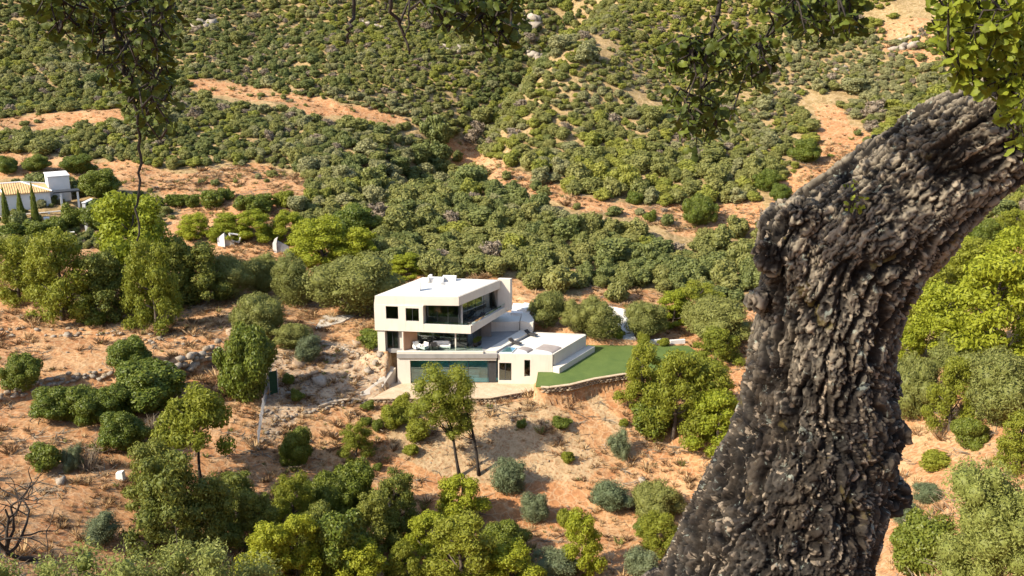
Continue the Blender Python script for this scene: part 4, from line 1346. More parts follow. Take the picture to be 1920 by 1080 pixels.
for row in LIST:
    code, kind, u, vb, w, h, label = row
    if not label:
        continue
    nm, cat = G_[code]
    is_tree = code in 'pto' and w >= 60
    grp = {'p': 'pine trees on the near slope', 's': 'shrubs dotted over the slope', 't': 'trees around the villa', 'o': 'olive trees by the villa', 'c': 'cypresses by the white house'}[code]
    plant(nm, kind, u, vb, w, h, label, cat, grp, trunk=is_tree)
# the pines with bare trunks
plant('umbrella_pine', 'umbrella', 372, 911, 140, 176, 'umbrella pine with a bare dark trunk on the left slope', 'pine tree', 'pines with bare trunks', True)
def tall_pine(u0, vb, top_px, lob_px, label, seed):
    """pine with a bare trunk: base pixel, crown puffs given as pixels (u, v, radius)"""
    b = ground_at(u0, vb); dep = float(depth_of(b)); s = dep / FPX
    e = empty('tall_pine', (b[0], b[1], b[2] - .05), label, 'pine tree', 'pines with bare trunks')
    r = np.random.default_rng(seed)
    pts = []
    lobes = []
    for u, v, rr in lob_px:
        for dy in (-.5, .5):
            z = zrow(b, v)
            x = P(u, v, b[1])[0]
            q = rr * s * r.uniform(.8, 1.0)
            lobes.append((x - b[0] + r.normal() * .2, dy * rr * s * 1.3, z - b[2], q, q, q * .8))
    v_, f_, l_ = crown(lobes, 9000, .21, .42, seed, .55, .6, (.65, 1.15))
    obj('crown', mesh_np('crown', v_, f_, M['pine'], False, l_), e)
    m_ = MB()
    top = np.array([P(top_px[0], top_px[1], b[1])[0] - b[0], 0, zrow(b, top_px[1]) - b[2]])
    ts = np.linspace(0, 1, 9)
    path = [np.array([top[0] * t + .22 * math.sin(t * 5 + seed), .1 * math.sin(t * 4), top[2] * t - .2 * (t == 0)]) for t in ts]
    m_.tube(path, [.26 if k == 0 else .2 - .14 * k / 8 for k in range(9)], 8)
    for L in lobes[::2]:
        k = 3 + int(r.integers(0, 4))
        a = path[k]; c = np.array(L[:3])
        m_.tube([a, (a + c) / 2 + np.array([0, 0, -.15]), c], [.07, .05, .02], 5)
    m_.build('trunk', M['darkwood'], e, smooth=True)
tall_pine(866, 894, (822, 720), [(812, 702, 24), (790, 722, 20), (830, 735, 26), (800, 752, 26), (776, 770, 18), (835, 765, 20), (815, 785, 18), (850, 782, 16), (792, 800, 14), (845, 810, 13)],
          'left twin pine with a bare bent trunk before the villa', 11)
tall_pine(900, 890, (862, 715), [(855, 702, 22), (838, 715, 18), (872, 720, 18), (858, 740, 26), (875, 758, 16), (848, 765, 22), (872, 785, 18), (880, 800, 12), (862, 805, 14)],
          'right twin pine with a bare straight trunk before the villa', 12)
for e, k in zip(PLANTERS, (0, 1)):
    o = obj('foliage', PROTO['smallgreen'][k], e); o.location = (0, 0, .5); o.scale = (.75, .75, .7)

# ------------------------------------------------------------------ scrub on the hills
soil_px = [
 [(335,150),(400,148),(470,165),(560,180),(640,195),(700,205),(775,222),(740,232),(660,222),(590,215),(520,195),(440,188),(380,172)],
 [(-80,232),(0,222),(100,210),(180,205),(245,208),(240,222),(150,232),(60,236),(-80,246)],
 [(-80,285),(60,285),(180,300),(250,305),(330,320),(430,308),(500,312),(560,328),(590,348),(560,372),(545,395),(565,415),(560,470),(330,470),(300,420),(330,398),(300,360),(240,352),(180,345),(120,335),(60,332),(-80,340)],
 [(838,262),(868,262),(905,290),(960,312),(1010,332),(1060,360),(1120,375),(1180,380),(1260,385),(1330,385),(1430,372),(1440,405),(1420,440),(1330,440),(1260,435),(1210,420),(1150,402),(1080,396),(1020,370),(950,348),(890,318),(838,292)],
 [(1450,350),(1500,300),(1540,240),(1520,200),(1560,190),(1600,230),(1640,260),(1600,330),(1540,380),(1480,400),(1440,400)],
 [(1640,50),(1700,30),(1790,60),(1790,120),(1720,125),(1650,90)],
 [(672,310),(700,300),(705,318),(680,328)],
 [(960,520),(1000,535),(1010,560),(960,560)], [(1095,535),(1230,545),(1240,560),(1090,565)],
 [(770,470),(800,460),(800,480),(775,485)],
]
dense_end = [(-200,470),(330,470),(560,470),(620,470),(700,480),(770,520),(850,524),(960,522),(1010,548),(1090,560),(1160,566),(1250,555),(1300,560),(1420,575),(1500,560),(1650,520),(1700,560),(1700,640),(1760,700),(1820,650),(1800,560),(1820,480),(1850,440),(2100,440)]
def scrub_points():
    r = np.random.default_rng(55)
    out = []
    cell = {}
    for trial in range(3):
        n = 55000 if trial == 0 else 42000
        x = r.uniform(-230, 230, n); y = r.uniform(128, 372, n)
        z = height(x, y)
        u, v, d = project(np.stack([x, y, z], 1))
        ok = (u > -110) & (u < 2030) & (v > -150)
        lim = np.interp(u, [p[0] for p in dense_end], [p[1] for p in dense_end])
        ok &= v < lim
        ju, jv = u + fbm2(x, y, 1 / 9.0, 71, 2) * 10, v + fbm2(x, y, 1 / 8.0, 73, 2) * 6
        soil = px_mask(soil_px, ju, jv)
        lift_px = np.where((v > 255) & (u > 780) & (u < 1450), 3.2, 1.7) / d * FPX * .8
        soil |= px_mask(soil_px, ju, jv - lift_px)
        ok &= ~soil | (r.uniform(0, 1, n) < np.where((u > 1600) & (v < 150), .35, .018))
        ok &= ~((u < 168) & (v > 350) & (v < 436) & (r.uniform(0, 1, n) < .93))
        thin = fbm2(x, y, 1 / 26.0, 77, 3)
        rockpatch = fbm2(x, y, 1 / 17.0, 79, 3)
        ok &= ~((rockpatch > 0.62) & (v < 260))
        big = fbm2(x, y, 1 / 40.0, 81, 3)
        for i in np.nonzero(ok)[0]:
            mid = v[i] > 300 and 540 < u[i] < 1450
            gully = abs(u[i] - np.interp(v[i], [60, 110, 200, 270, 330, 460], [1045, 1000, 930, 850, 800, 760])) < 45
            w = (1.45 + 0.9 * big[i] + r.gamma(1.3, 0.62)) if not mid else (2.5 + 0.8 * big[i] + r.gamma(1.7, .6))
            if gully: w *= 1.35
            if v[i] < 200: w *= .88
            if trial == 2: w *= .62
            if soil[i]: w *= .7
            w = float(np.clip(w, .8, 6.5))
            sp = w * (0.40 if thin[i] > -.25 else 0.55)
            cx, cy = int(x[i] // 3), int(y[i] // 3)
            clash = False
            for a in (-1, 0, 1):
                for b in (-1, 0, 1):
                    for (qx, qy, qw) in cell.get((cx + a, cy + b), ()):
                        if (qx - x[i]) ** 2 + (qy - y[i]) ** 2 < (sp + qw * .44) ** 2 * .66:
                            clash = True; break
                    if clash: break
                if clash: break
            if clash: continue
            cell.setdefault((cx, cy), []).append((x[i], y[i], w))
            hgt = w * r.uniform(.5, 1.0) * (1.15 if mid or gully else 1.0)
            dry = r.uniform() < (.05 if not mid else .03)
            out.append((x[i], y[i], z[i], w, hgt, 8 + int(r.integers(0, 3)) if dry else int(r.integers(0, 8)), r.uniform(0, 6.28), u[i], v[i], w / d[i]))
    return out
SCR = scrub_points()
SCRUB_MESH = PROTO['scrub'] + PROTO['scrubdry']
KINDS = ['', 'dry brown']
def recolour(me, mat):
    c = me.copy(); c.materials[0] = M[mat]; return c
for mt in ('scrubdark', 'scrubpale', 'scrubyellow'):
    SCRUB_MESH = SCRUB_MESH + [recolour(m_, mt) for m_ in PROTO['scrub']]        # 11.., 19.., 27..
_r = np.random.default_rng(99)
_xy = np.array([(q[0], q[1]) for q in SCR])
_c1 = fbm2(_xy[:, 0], _xy[:, 1], 1 / 30.0, 131, 3) + _r.normal(size=len(_xy)) * .42
_c2 = fbm2(_xy[:, 0], _xy[:, 1], 1 / 22.0, 137, 3) + _r.normal(size=len(_xy)) * .45
def colour_of(i, q):
    u, v, k = q[7], q[8], q[5]
    if k >= 8: return k
    gully = abs(u - np.interp(v, [60, 110, 200, 270, 330, 460], [1050, 1000, 930, 850, 800, 760])) < 55 and v < 330
    right = u > np.interp(v, [0, 110, 270, 460], [1070, 1010, 860, 860]) and v < 400
    a, b = _c1[i], _c2[i]
    if gully: a += .8
    if right: b += .30; a -= .25
    if v > 330: a += .15
    if v < 260 and u < 900: b += .1
    if a > .45: return 11 + k
    if b > .62: return 27 + k
    if b < -.35 and v < 420: return 19 + k
    if right and b > .1: return (27 if _r.uniform() < .35 else 0) + k
    return k
SCR = [tuple(list(q[:5]) + [colour_of(i, q)] + list(q[6:])) for i, q in enumerate(SCR)]
free = []
keepers = [(o.location.x, o.location.y, o.scale.x) for o in C.objects if o.parent is None and o.get('category') in ('shrub', 'tree', 'pine tree', 'olive tree')]
KX = np.array(keepers)
for q in SCR:
    d2 = np.hypot(KX[:, 0] - q[0], KX[:, 1] - q[1])
    if (d2 < KX[:, 2] * .45 + q[3] * .25).any():
        continue
    free.append(q)
in_view = [q for q in free if 0 < q[7] < 1920 and 8 < q[8] < 600 and not (1440 < q[7] < 1720 and q[8] > 330)]
in_view.sort(key=lambda q: -q[9])
chosen = set(id(q) for q in in_view[:290])
def region(q):
    u, v, k = q[7], q[8], q[5]
    look = 'brown dried-up' if 8 <= k < 11 else 'dark green' if 11 <= k < 19 else 'pale grey-green' if 19 <= k < 27 else 'yellow-green' if k >= 27 else 'mid-green'
    size = 'large' if q[3] > 4.0 else 'small' if q[3] < 2.8 else 'medium'
    if u > 1700: pl = 'on the slope right of the oak limb'
    elif v > 440 and u > 1180: pl = 'in the wood beyond the lawn'
    elif v > 440 and u > 960: pl = 'in the wood just right of the villa roof'
    elif v > 440: pl = 'in the wood right behind the villa roof'
    elif v > 300 and 540 < u < 780: pl = 'in the wood above the round olive trees'
    elif v > 300 and 780 <= u < 1000: pl = 'above the villa, below the orange strip'
    elif v > 300 and 1000 <= u < 1250: pl = 'along the lower middle of the orange strip'
    elif v > 300 and u >= 1250: pl = 'along the orange strip close to the oak'
    elif u < 540 and v > 240: pl = 'above the bare orange soil on the left hill'
    elif u < 540: pl = 'high on the hill behind the hanging leafy branch'
    elif u < 960: pl = 'on the hill left of the central gully'
    elif u < 1250: pl = 'on the hill just right of the central gully'
    else: pl = 'on the upper hill beside the oak limb'
    return '%s %s shrub %s' % (size, look, pl)
ORD = ['leftmost', 'second', 'third', 'fourth', 'fifth', 'sixth', 'seventh', 'eighth', 'ninth', 'tenth', 'eleventh', 'twelfth', 'thirteenth', 'fourteenth', 'fifteenth',
       'sixteenth', 'seventeenth', 'eighteenth', 'nineteenth', 'twentieth', 'twenty-first', 'twenty-second', 'twenty-third', 'twenty-fourth', 'twenty-fifth', 'twenty-sixth', 'twenty-seventh', 'twenty-eighth', 'twenty-ninth', 'thirtieth']
by_label = {}
for q in in_view[:290]:
    by_label.setdefault(region(q), []).append(q)
for lab, qs in by_label.items():
    qs.sort(key=lambda q: q[7])
    for k, q in enumerate(qs):
        o = obj('hillside_shrub', SCRUB_MESH[q[5]])
        o.location = (q[0], q[1], q[2] - .08 * q[4]); o.scale = (q[3] * 1.15, q[3] * 1.15, q[4]); o.rotation_euler[2] = q[6]
        name_ = lab if len(qs) == 1 else ('leftmost ' + lab if k == 0 else 'rightmost ' + lab if k == len(qs) - 1 else ORD[min(k, 29)] + ' from left, ' + lab)
        tag(o, name_, 'shrub', 'shrubs of the hillside scrub')

def instanced(name, meshes, rows):
    """rows: x, y, z, sx, sy, sz, rx, ry, rz, mesh index. One object of kind stuff."""
    col = bpy.data.collections.new(name + '_kinds')
    for k, me in enumerate(meshes):
        col.objects.link(bpy.data.objects.new('%s_kind_%02d' % (name, k), me))
    rows = np.array(rows, float)
    me = bpy.data.meshes.new(name)
    me.vertices.add(len(rows)); me.vertices.foreach_set('co', rows[:, :3].astype(np.float32).ravel())
    for nm, t, dat in (('siz', 'FLOAT_VECTOR', rows[:, 3:6]), ('rot', 'FLOAT_VECTOR', rows[:, 6:9])):
        a = me.attributes.new(nm, t, 'POINT'); a.data.foreach_set('vector', dat.astype(np.float32).ravel())
    a = me.attributes.new('pick', 'INT', 'POINT'); a.data.foreach_set('value', rows[:, 9].astype(np.int32))
    o = stuff(obj(name, me))
    ng = bpy.data.node_groups.new(name, 'GeometryNodeTree')
    ng.interface.new_socket('Geometry', in_out='INPUT', socket_type='NodeSocketGeometry')
    ng.interface.new_socket('Geometry', in_out='OUTPUT', socket_type='NodeSocketGeometry')
    gi = ng.nodes.new('NodeGroupInput'); go = ng.nodes.new('NodeGroupOutput')
    iop = ng.nodes.new('GeometryNodeInstanceOnPoints')
    ci = ng.nodes.new('GeometryNodeCollectionInfo')
    ci.inputs['Collection'].default_value = col
    ci.inputs['Separate Children'].default_value = True
    ci.inputs['Reset Children'].default_value = True
    def att(nm, t):
        n = ng.nodes.new('GeometryNodeInputNamedAttribute'); n.data_type = t; n.inputs['Name'].default_value = nm
        return n.outputs[0]
    e2r = ng.nodes.new('FunctionNodeEulerToRotation')
    L = ng.links.new
    L(gi.outputs[0], iop.inputs['Points']); L(ci.outputs[0], iop.inputs['Instance'])
    iop.inputs['Pick Instance'].default_value = True
    L(att('pick', 'INT'), iop.inputs['Instance Index'])
    L(att('rot', 'FLOAT_VECTOR'), e2r.inputs[0]); L(e2r.outputs[0], iop.inputs['Rotation'])
    L(att('siz', 'FLOAT_VECTOR'), iop.inputs['Scale'])
    L(iop.outputs[0], go.inputs[0])
    md = o.modifiers.new('scatter', 'NODES'); md.node_group = ng
    return o
rest = [q for q in free if id(q) not in chosen]
tag(instanced('hillside_scrub', SCRUB_MESH, [(q[0], q[1], q[2] - .08 * q[4], q[3] * 1.15, q[3] * 1.15, q[4], 0, 0, q[6], q[5]) for q in rest]),
    'dense green maquis scrub covering the far hillsides', 'scrub')
print('SCRUB', len(free), len(rest))

# leaf litter and dry undergrowth cover the soil beneath the dense scrub
lim_ = np.interp(jit_u, [p[0] for p in dense_end], [p[1] for p in dense_end])
lit = (jit_v < lim_ - 4) & ok_ground & ~px_mask(soil_px, jit_u, jit_v)
la = ground_me.attributes.new('litter', 'FLOAT', 'POINT')
la.data.foreach_set('value', np.where(lit, .72, 0.0).astype(np.float32))
# ------------------------------------------------------------------ stone walls
def stone_mesh(seed, mat, sub=1):
    r = np.random.default_rng(seed)
    v, f = (ICO1 if sub == 1 else ICO2)
    v = np.clip(v * 1.35, -1, 1) * .5                 # blocky
    v = v * (1 + .22 * r.normal(size=(len(v), 1)).clip(-1.2, 1.2)) * np.array([1.0, .8, .68])
    return mesh_np('stone', v, f, M[mat])
STONE = [stone_mesh(k, 'rock') for k in range(5)] + [stone_mesh(k + 20, 'wallstone') for k in range(3)]
BROWN = [stone_mesh(k + 40, 'rubble') for k in range(6)]
rs = np.random.default_rng(21)
def along(line, step):
    pts = [np.asarray(p)[:2] for p in line]
    out = []
    for a_, b_ in zip(pts[:-1], pts[1:]):
        L = np.linalg.norm(b_ - a_); n_ = max(1, int(L / step))
        for k in range(n_):
            out.append((a_ + (b_ - a_) * (k + .5) / n_, (b_ - a_) / L))
    return out
def dry_wall(line_px, label, courses, size, spread, keep=1.0):
    line = [ground_at(u, v) for u, v in line_px]
    c = line[len(line) // 2]
    base = np.array([c[0], c[1], h1(c[0], c[1])])
    e = empty('dry_stone_wall', base, label, 'stone wall')
    for (p, d) in along(line, size * .95):
        for k in range(courses):
            if rs.uniform() > keep: continue
            x, y = p + d * rs.normal() * size * .25 + np.array([-d[1], d[0]]) * (rs.normal() * spread + k * .12)
            o = obj('stone', STONE[int(rs.integers(0, len(STONE)))], e)
            s = size * rs.uniform(.7, 1.35)
            o.location = (x - base[0], y - base[1], h1(x, y) + k * size * .55 + .12 - base[2])
            o.scale = (s * 1.1, s, s); o.rotation_euler = (rs.normal() * .2, rs.normal() * .2, math.atan2(d[1], d[0]) + rs.normal() * .35)
dry_wall([(-40, 758), (0, 750), (75, 730), (133, 714), (212, 707)], 'tumbled dry-stone terrace wall beside the long dark hedge clump', 2, .55, .12)
dry_wall([(300, 717), (352, 697), (385, 680), (420, 660)], 'higher pale dry-stone wall running up to the tall dark shrub', 3, 1.0, .15)
dry_wall([(-40, 626), (60, 622), (150, 625), (230, 633), (300, 640), (372, 640)], 'collapsed line of pale stones below the left pines', 1, .48, .55, .8)
dry_wall([(600, 640), (640, 655), (690, 660)], 'short broken stone edge in the yard left of the villa', 1, .4, .2, .9)
dry_wall([(505, 800), (545, 782), (596, 769), (650, 757), (698, 749)], 'low stone edging along the footpath below the rubble yard', 1, .42, .15, .95)
# retaining wall under the gravel terrace and the lawn
def retaining_wall(line_px, z_top, label):
    line = [W(u, v, z_top) for u, v in line_px]
    base = np.array([line[0][0], line[0][1], z_top - 1.0])
    e = empty('retaining_wall', base, label, 'stone wall')
    VV, FF, b = [], [], 0
    for (p, d) in along(line, .46):
        for k in range(4 if z_top < Z0 + .5 else 3):
            v, f = ICO1
            v = np.clip(v * 1.4, -1, 1) * .5 * (1 + .12 * rs.normal(size=(len(v), 1)))
            v = v * np.array([.52 * rs.uniform(.8, 1.15), .42, .27])
            a_ = math.atan2(d[1], d[0]); ca, sa = math.cos(a_), math.sin(a_)
            v = np.stack([v[:, 0] * ca - v[:, 1] * sa, v[:, 0] * sa + v[:, 1] * ca, v[:, 2]], 1)
            off = np.array([-d[1], d[0]]) * (rs.normal() * .04)
            x, y = p + off + d * (.23 if k % 2 else 0)
            VV.append(v + np.array([x, y, z_top - .16 - k * .24]) - base); FF.append(f + b); b += len(v)
    stuff(obj('stonework', mesh_np('stonework', np.concatenate(VV), np.concatenate(FF), M['wallstone']), e))
    for i, (a_, b_) in enumerate(zip(line[:-1], line[1:])):
        a2, b2 = a_[:2], b_[:2]; d = (b2 - a2) / np.linalg.norm(b2 - a2); n_ = np.array([-d[1], d[0]]) * .24
        m_ = MB(base); m_.hexa([(*(a2 - n_), z_top - .04), (*(b2 - n_), z_top - .04), (*(b2 + n_), z_top - .04), (*(a2 + n_), z_top - .04)],
                               [(*(a2 - n_), z_top + .05), (*(b2 - n_), z_top + .05), (*(b2 + n_), z_top + .05), (*(a2 + n_), z_top + .05)])
        m_.build('coping', M['gravel'], e)
retaining_wall([(690, 747.5), (730, 746.5), (762, 746), (830, 746), (887, 746), (921, 745), (966, 737), (1012, 730)], Z0, 'brown stone retaining wall under the gravel terrace')
retaining_wall([(1014, 725.5), (1030, 726), (1069, 721), (1114, 710), (1170, 701), (1215, 700)], ZL, 'brown stone retaining wall under the lawn edge')

# ------------------------------------------------------------------ slabs and paths laid on the slope
def draped(name, quad_px, mat, nu=8, nv=14, lift=.07):
    """strip between four ground places (near left, near right, far right, far left), following the ground"""
    q = [ground_at(u, v)[:2] for u, v in quad_px]
    v = []
    for j in range(nv + 1):
        for i in range(nu + 1):
            s, t = i / nu, j / nv
            p = (q[0] * (1 - s) + q[1] * s) * (1 - t) + (q[3] * (1 - s) + q[2] * s) * t
            v.append((p[0], p[1], 0))
    v = np.array(v); zz_ = height(v[:, 0], v[:, 1]); 
    zz_ = zz_.reshape(nv + 1, nu + 1); zz_[:] = zz_.max(axis=1)[:, None] * .6 + zz_ * .4
    v[:, 2] = zz_.ravel() + lift
    f = [(j * (nu + 1) + i, j * (nu + 1) + i + 1, (j + 1) * (nu + 1) + i + 1, (j + 1) * (nu + 1) + i) for j in range(nv) for i in range(nu)]
    o = structure(obj(name, mesh_np(name, v, f, M[mat])))
    m_ = o.modifiers.new('thickness', 'SOLIDIFY'); m_.thickness = .25; m_.offset = -1
    return o
draped('concrete_slab', [(590, 618), (640, 606), (668, 592), (606, 592)], 'concrete')
rq = [W(672, 743, Z0), W(709, 737, Z0), W(742, 690, Z0 + 1.9), W(727, 684, Z0 + 1.9)]
mb = MB()
mb.hexa([(p[0], p[1], Z0 - 1.2) for p in rq], [(p[0], p[1], p[2] + .04) for p in rq])
structure(mb.build('ramp', M['concrete']))
draped('footpath', [(596, 768), (604, 760), (704, 743), (698, 748)], 'gravel', 4, 20, .05)
draped('white_gravel_path', [(1168, 640), (1192, 640), (1178, 588), (1122, 574)], 'whitegravel', 6, 16, .06)
def low_wall(u0, v0, u1, v1, h, label):
    a_, b_ = ground_at(u0, v0), ground_at(u1, v1)
    d = (b_ - a_)[:2]; d /= np.linalg.norm(d); n_ = np.array([-d[1], d[0]]) * .2
    m_ = MB((a_[0], a_[1], a_[2]))
    z_ = min(a_[2], b_[2]) - .2; zt = max(a_[2], b_[2]) + h
    m_.hexa([(*(a_[:2] - n_), z_), (*(b_[:2] - n_), z_), (*(b_[:2] + n_), z_), (*(a_[:2] + n_), z_)], [(*(a_[:2] - n_), zt), (*(b_[:2] - n_), zt), (*(b_[:2] + n_), zt), (*(a_[:2] + n_), zt)])
    tag(m_.build('garden_wall', M['white'], bevel=.03), label, 'wall', 'low white walls behind the lawn')
low_wall(1217, 644, 1243, 644, .5, 'short low white wall behind the lawn, left one')
low_wall(1256, 644, 1284, 643, .5, 'short low white wall behind the lawn, right one')
low_wall(1140, 580, 1172, 590, .5, 'low white kerb wall along the path behind the olive trees')

# ------------------------------------------------------------------ the white house on the left hill
hb = ground_at(98, 396); HZ = float(hb[2]) - .2
HK = v2(W(98, 394, HZ)); hd_ = np.array([-math.cos(math.radians(30)), -math.sin(math.radians(30))]); hn = np.array([math.sin(math.radians(30)), -math.cos(math.radians(30))])
house = empty('white_house', (HK[0], HK[1], HZ), 'low white house with ochre tiled roof at the left edge', 'house')
HO = np.array([HK[0], HK[1], HZ])
HT = float(zrow(np.array([*HK, 0]), 358))
Lw = 17.0; Dp = 8.0
def hq(a_, b_): return HK + hd_ * a_ - hn * b_
mb = MB(HO)
wl = [hq(Lw, 0), hq(0, 0)]
holes = [(.80, .84, .40, .62), (.80, .84, .68, .84), (.42, .48, .35, .75), (.15, .21, .35, .75)]
wh = wall_holes(mb, wl[0], wl[1], wl[0], wl[1], HZ - .6, HT, holes, .3)
plain_build(mb, 'front_wall', M['white'], house)
for (s0, s1, t0, t1) in holes:
    glazing(house, HO, wh(s0, t0, .12), wh(s1, t0, .12), wh(s0, t1, .12), wh(s1, t1, .12), 1, M['glass'], 'window', .07)
mb = MB(HO); mb.prism([hq(.302, .302), hq(0, .302), hq(0, Dp), hq(.302, Dp)][::-1], HZ - .6, HT); mb.build('end_wall', M['white'], house)
mb = MB(HO); mb.prism([hq(Lw, Dp - .3), hq(.31, Dp - .3), hq(.31, Dp), hq(Lw, Dp)][::-1], HZ - .6, HT); mb.build('back_wall', M['white'], house)
# hipped roof as two tiled slopes with white ridge caps
RH = 1.35; ov = .35
e0, e1, e2, e3 = hq(Lw + ov, -ov), hq(-ov, -ov), hq(-ov, Dp + ov), hq(Lw + ov, Dp + ov)
r0_, r1_ = hq(Lw + ov, Dp / 2), hq(4.2, Dp / 2)
mb = MB(HO)
z0_, z1_ = HT + .02, HT + RH
def slab(pts):                                        # a roof slope 12 cm thick
    n_ = len(pts)
    lo = [np.array(p) - np.array([0, 0, .12]) for p in pts]
    mb.add(lo + [np.array(p) for p in pts], [tuple(reversed(range(n_))), tuple(range(n_, 2 * n_))] + [(i, (i + 1) % n_, n_ + (i + 1) % n_, n_ + i) for i in range(n_)])
slab([(*e0, z0_), (*e1, z0_), (*r1_, z1_), (*r0_, z1_)]); slab([(*e1, z0_), (*e2, z0_), (*r1_, z1_)]); slab([(*e2, z0_), (*e3, z0_), (*r0_, z1_), (*r1_, z1_)])
roof_ = mb.build('roof', M['tile'], house)
for a_, b_ in (((*r0_, z1_), (*r1_, z1_)), ((*r1_, z1_), (*e1, z0_)), ((*r1_, z1_), (*e2, z0_)), ((*hq(8.4, Dp / 2), z1_), (*hq(7.4, -ov), z0_))):
    m_ = MB(HO); m_.tube([np.array(a_) + np.array([0, 0, .03]), np.array(b_) + np.array([0, 0, .03])], [.16, .16], 8); m_.build('ridge_cap', M['white'], roof_)
# rows of tile ribs on the near slope
for k in range(46):
    t = (k + .5) / 46
    lo = np.array([*(e0 * (1 - t) + e1 * t), z0_ + .02])
    top = np.array([*(r0_ * (1 - t) + (r1_ + (e1 - e0) * 0) * t), z1_ + .02])
    lo_w = hq((Lw + ov) * (1 - t) - ov * t, -ov)
    tt_ = min(1.0, ((Lw + ov) * (1 - t) - ov * t + ov) / (4.2 + ov))
    hi_w = hq((Lw + ov) * (1 - t) - ov * t, -ov + (Dp / 2 + ov) * tt_)
    m_ = MB(HO); m_.tube([(*lo_w, z0_ + .03), (*hi_w, z0_ + .03 + (z1_ - z0_) * tt_)], [.075, .075], 6); m_.build('tile_row', M['tile'], roof_)
# taller block behind the right end, with a lit parapet
bq = [v2(W(u, v, HZ)) for u, v in ((86, 390), (121, 388))]
tz_ = float(zrow(np.array([*bq[0], 0]), 333))
mb = MB(HO); k0 = hq(-.1, 2.4); k1 = k0 - hd_ * 3.6
mb.prism([k0, k1, k1 - hn * 5.5, k0 - hn * 5.5], HZ - .6, tz_); mb.build('tower_block', M['white'], house)
mb = MB(HO)
ko = [k0 + hd_ * .12 + hn * .12, k1 - hd_ * .12 + hn * .12, k1 - hd_ * .12 - hn * 5.62, k0 + hd_ * .12 - hn * 5.62]
mb.prism(ko, tz_ + .002, tz_ + .16); mb.build('parapet_cap', M['white'], house)
# pergola, terrace walls
pg = empty('pergola', (*(k1 + hn * 1.0), HZ), 'dark flat pergola with white posts beside the white house', 'pergola')
po = np.array([*(k1 + hn * 1.0), HZ])
pa_, pb_ = hq(-.4, -1.6), hq(-.4, -1.6) - hd_ * 4.4
mb = MB(po); zt_ = HT - .25
mb.prism([pa_, pb_, pb_ - hn * 2.2, pa_ - hn * 2.2], zt_, zt_ + .22); mb.build('canopy', M['frame'], pg)
for p_ in (pa_ - hd_ * 1.2 + hn * 0, pb_ + hd_ * .4):
    mb = MB(po); mb.box((*(p_ - hn * .3), HZ - .8), .35, .35, zt_ - HZ + .8, .5); mb.build('post', M['white'], pg)
ga = ground_at(160, 434); 
gw = empty('garden_wall', ga, 'tall white garden wall at the right end of the white house garden', 'wall')
mb = MB(ga); g0_ = np.array(ga[:2]); zt_ = float(zrow(ga, 381))
mb.prism([g0_, g0_ + np.array([.5, .1]), g0_ + np.array([.5, 3.6]), g0_ + np.array([0, 3.6])], ga[2] - .4, zt_); mb.build('wall', M['white'], gw)
mb = MB(ga); mb.prism([g0_ + np.array([-.08, -.08]), g0_ + np.array([.58, .02]), g0_ + np.array([.58, 3.7]), g0_ + np.array([-.08, 3.7])], zt_ + .002, zt_ + .12); mb.build('coping', M['white'], gw)
for k, (u, v, w_, h_, lb) in enumerate([(140, 420, 16, 8, 'low white terrace wall under the pergola'), (133, 442, 14, 7, 'stepped white wall lowest in the white house garden'), (88, 415, 10, 8, 'small white wall between the garden trees')]):
    g_ = ground_at(u, v); s = float(depth_of(g_)) / FPX
    mb = MB(g_); mb.box((g_[0], g_[1], g_[2] - .4), w_ * s, .8, h_ * s + .4, .45); tag(mb.build('terrace_wall', M['white'], bevel=.04), lb, 'wall', 'white walls in the garden')

tw = empty('terrace_wall', (*hq(6, -3.2), HZ), 'long white terrace wall below the white house, behind its garden trees', 'wall')
to_ = np.array([*hq(6, -3.2), HZ])
mb = MB(to_); mb.prism([hq(Lw, -3.0), hq(Lw, -3.4), hq(-1.5, -3.4), hq(-1.5, -3.0)], HZ - 4.0, HZ - .5); mb.build('wall', M['white'], tw)
for k in range(9):
    mb = MB(to_); mb.box((*hq(-1.2 + k * 2.1, -3.2), HZ - .498), .3, .3, .75, .5); mb.build('post', M['white'], tw)
mb = MB(to_); mb.prism([hq(Lw, -3.05), hq(Lw, -3.35), hq(-1.5, -3.35), hq(-1.5, -3.05)], HZ + .254, HZ + .36); mb.build('rail', M['white'], tw)
# ------------------------------------------------------------------ small built things on the slope
g_ = ground_at(425, 462)
gb = empty('white_gable', g_, 'white angular concrete gable rising from orange soil above the pines', 'ruin')
s = float(depth_of(g_)) / FPX
mb = MB(); mb.prism([(-1.5, 0), (-.2, -.3), (-.2, .3), (-1.4, .4)], -.3, [1.4, 2.4, 2.4, 1.4]); mb.build('gable_wall', M['white'], gb)
mb = MB()
fr = [np.array(p) for p in [(.5, .3, 2.2), (2.4, .9, 1.7), (1.9, .7, .5), (.9, .35, .9)]]
for a_, b_ in zip(fr, fr[1:] + fr[:1]): mb.tube([a_, b_], [.16, .16], 6)
mb.build('window_frame', M['white'], gb)
mb = MB(); mb.hexa([(-.2, -.1, -.3), (1.6, .3, -.3), (1.6, .6, -.3), (-.2, .2, -.3)], [(-.2, -.1, 2.2), (1.0, .25, .7), (1.0, .55, .7), (-.2, .2, 2.2)]); mb.build('side_wall', M['concrete'], gb)
g_ = ground_at(515, 473)
cw = empty('curved_wall', g_, 'white curved wall end standing above the round olive tree', 'ruin')
mb = MB(); prof = [(0, 0), (-.25, .8), (-.2, 1.7), (.15, 2.4), (.7, 2.75), (.55, 2.3), (.42, 1.6), (.4, .8), (.45, 0)]
mb.add([(x, -.15, z - .1) for x, z in prof] + [(x, .25, z - .1) for x, z in prof], [tuple(range(9)), tuple(reversed(range(9, 18)))] + [(i, (i + 1) % 9, 9 + (i + 1) % 9, 9 + i) for i in range(9)])
mb.build('wall_end', M['white'], cw)
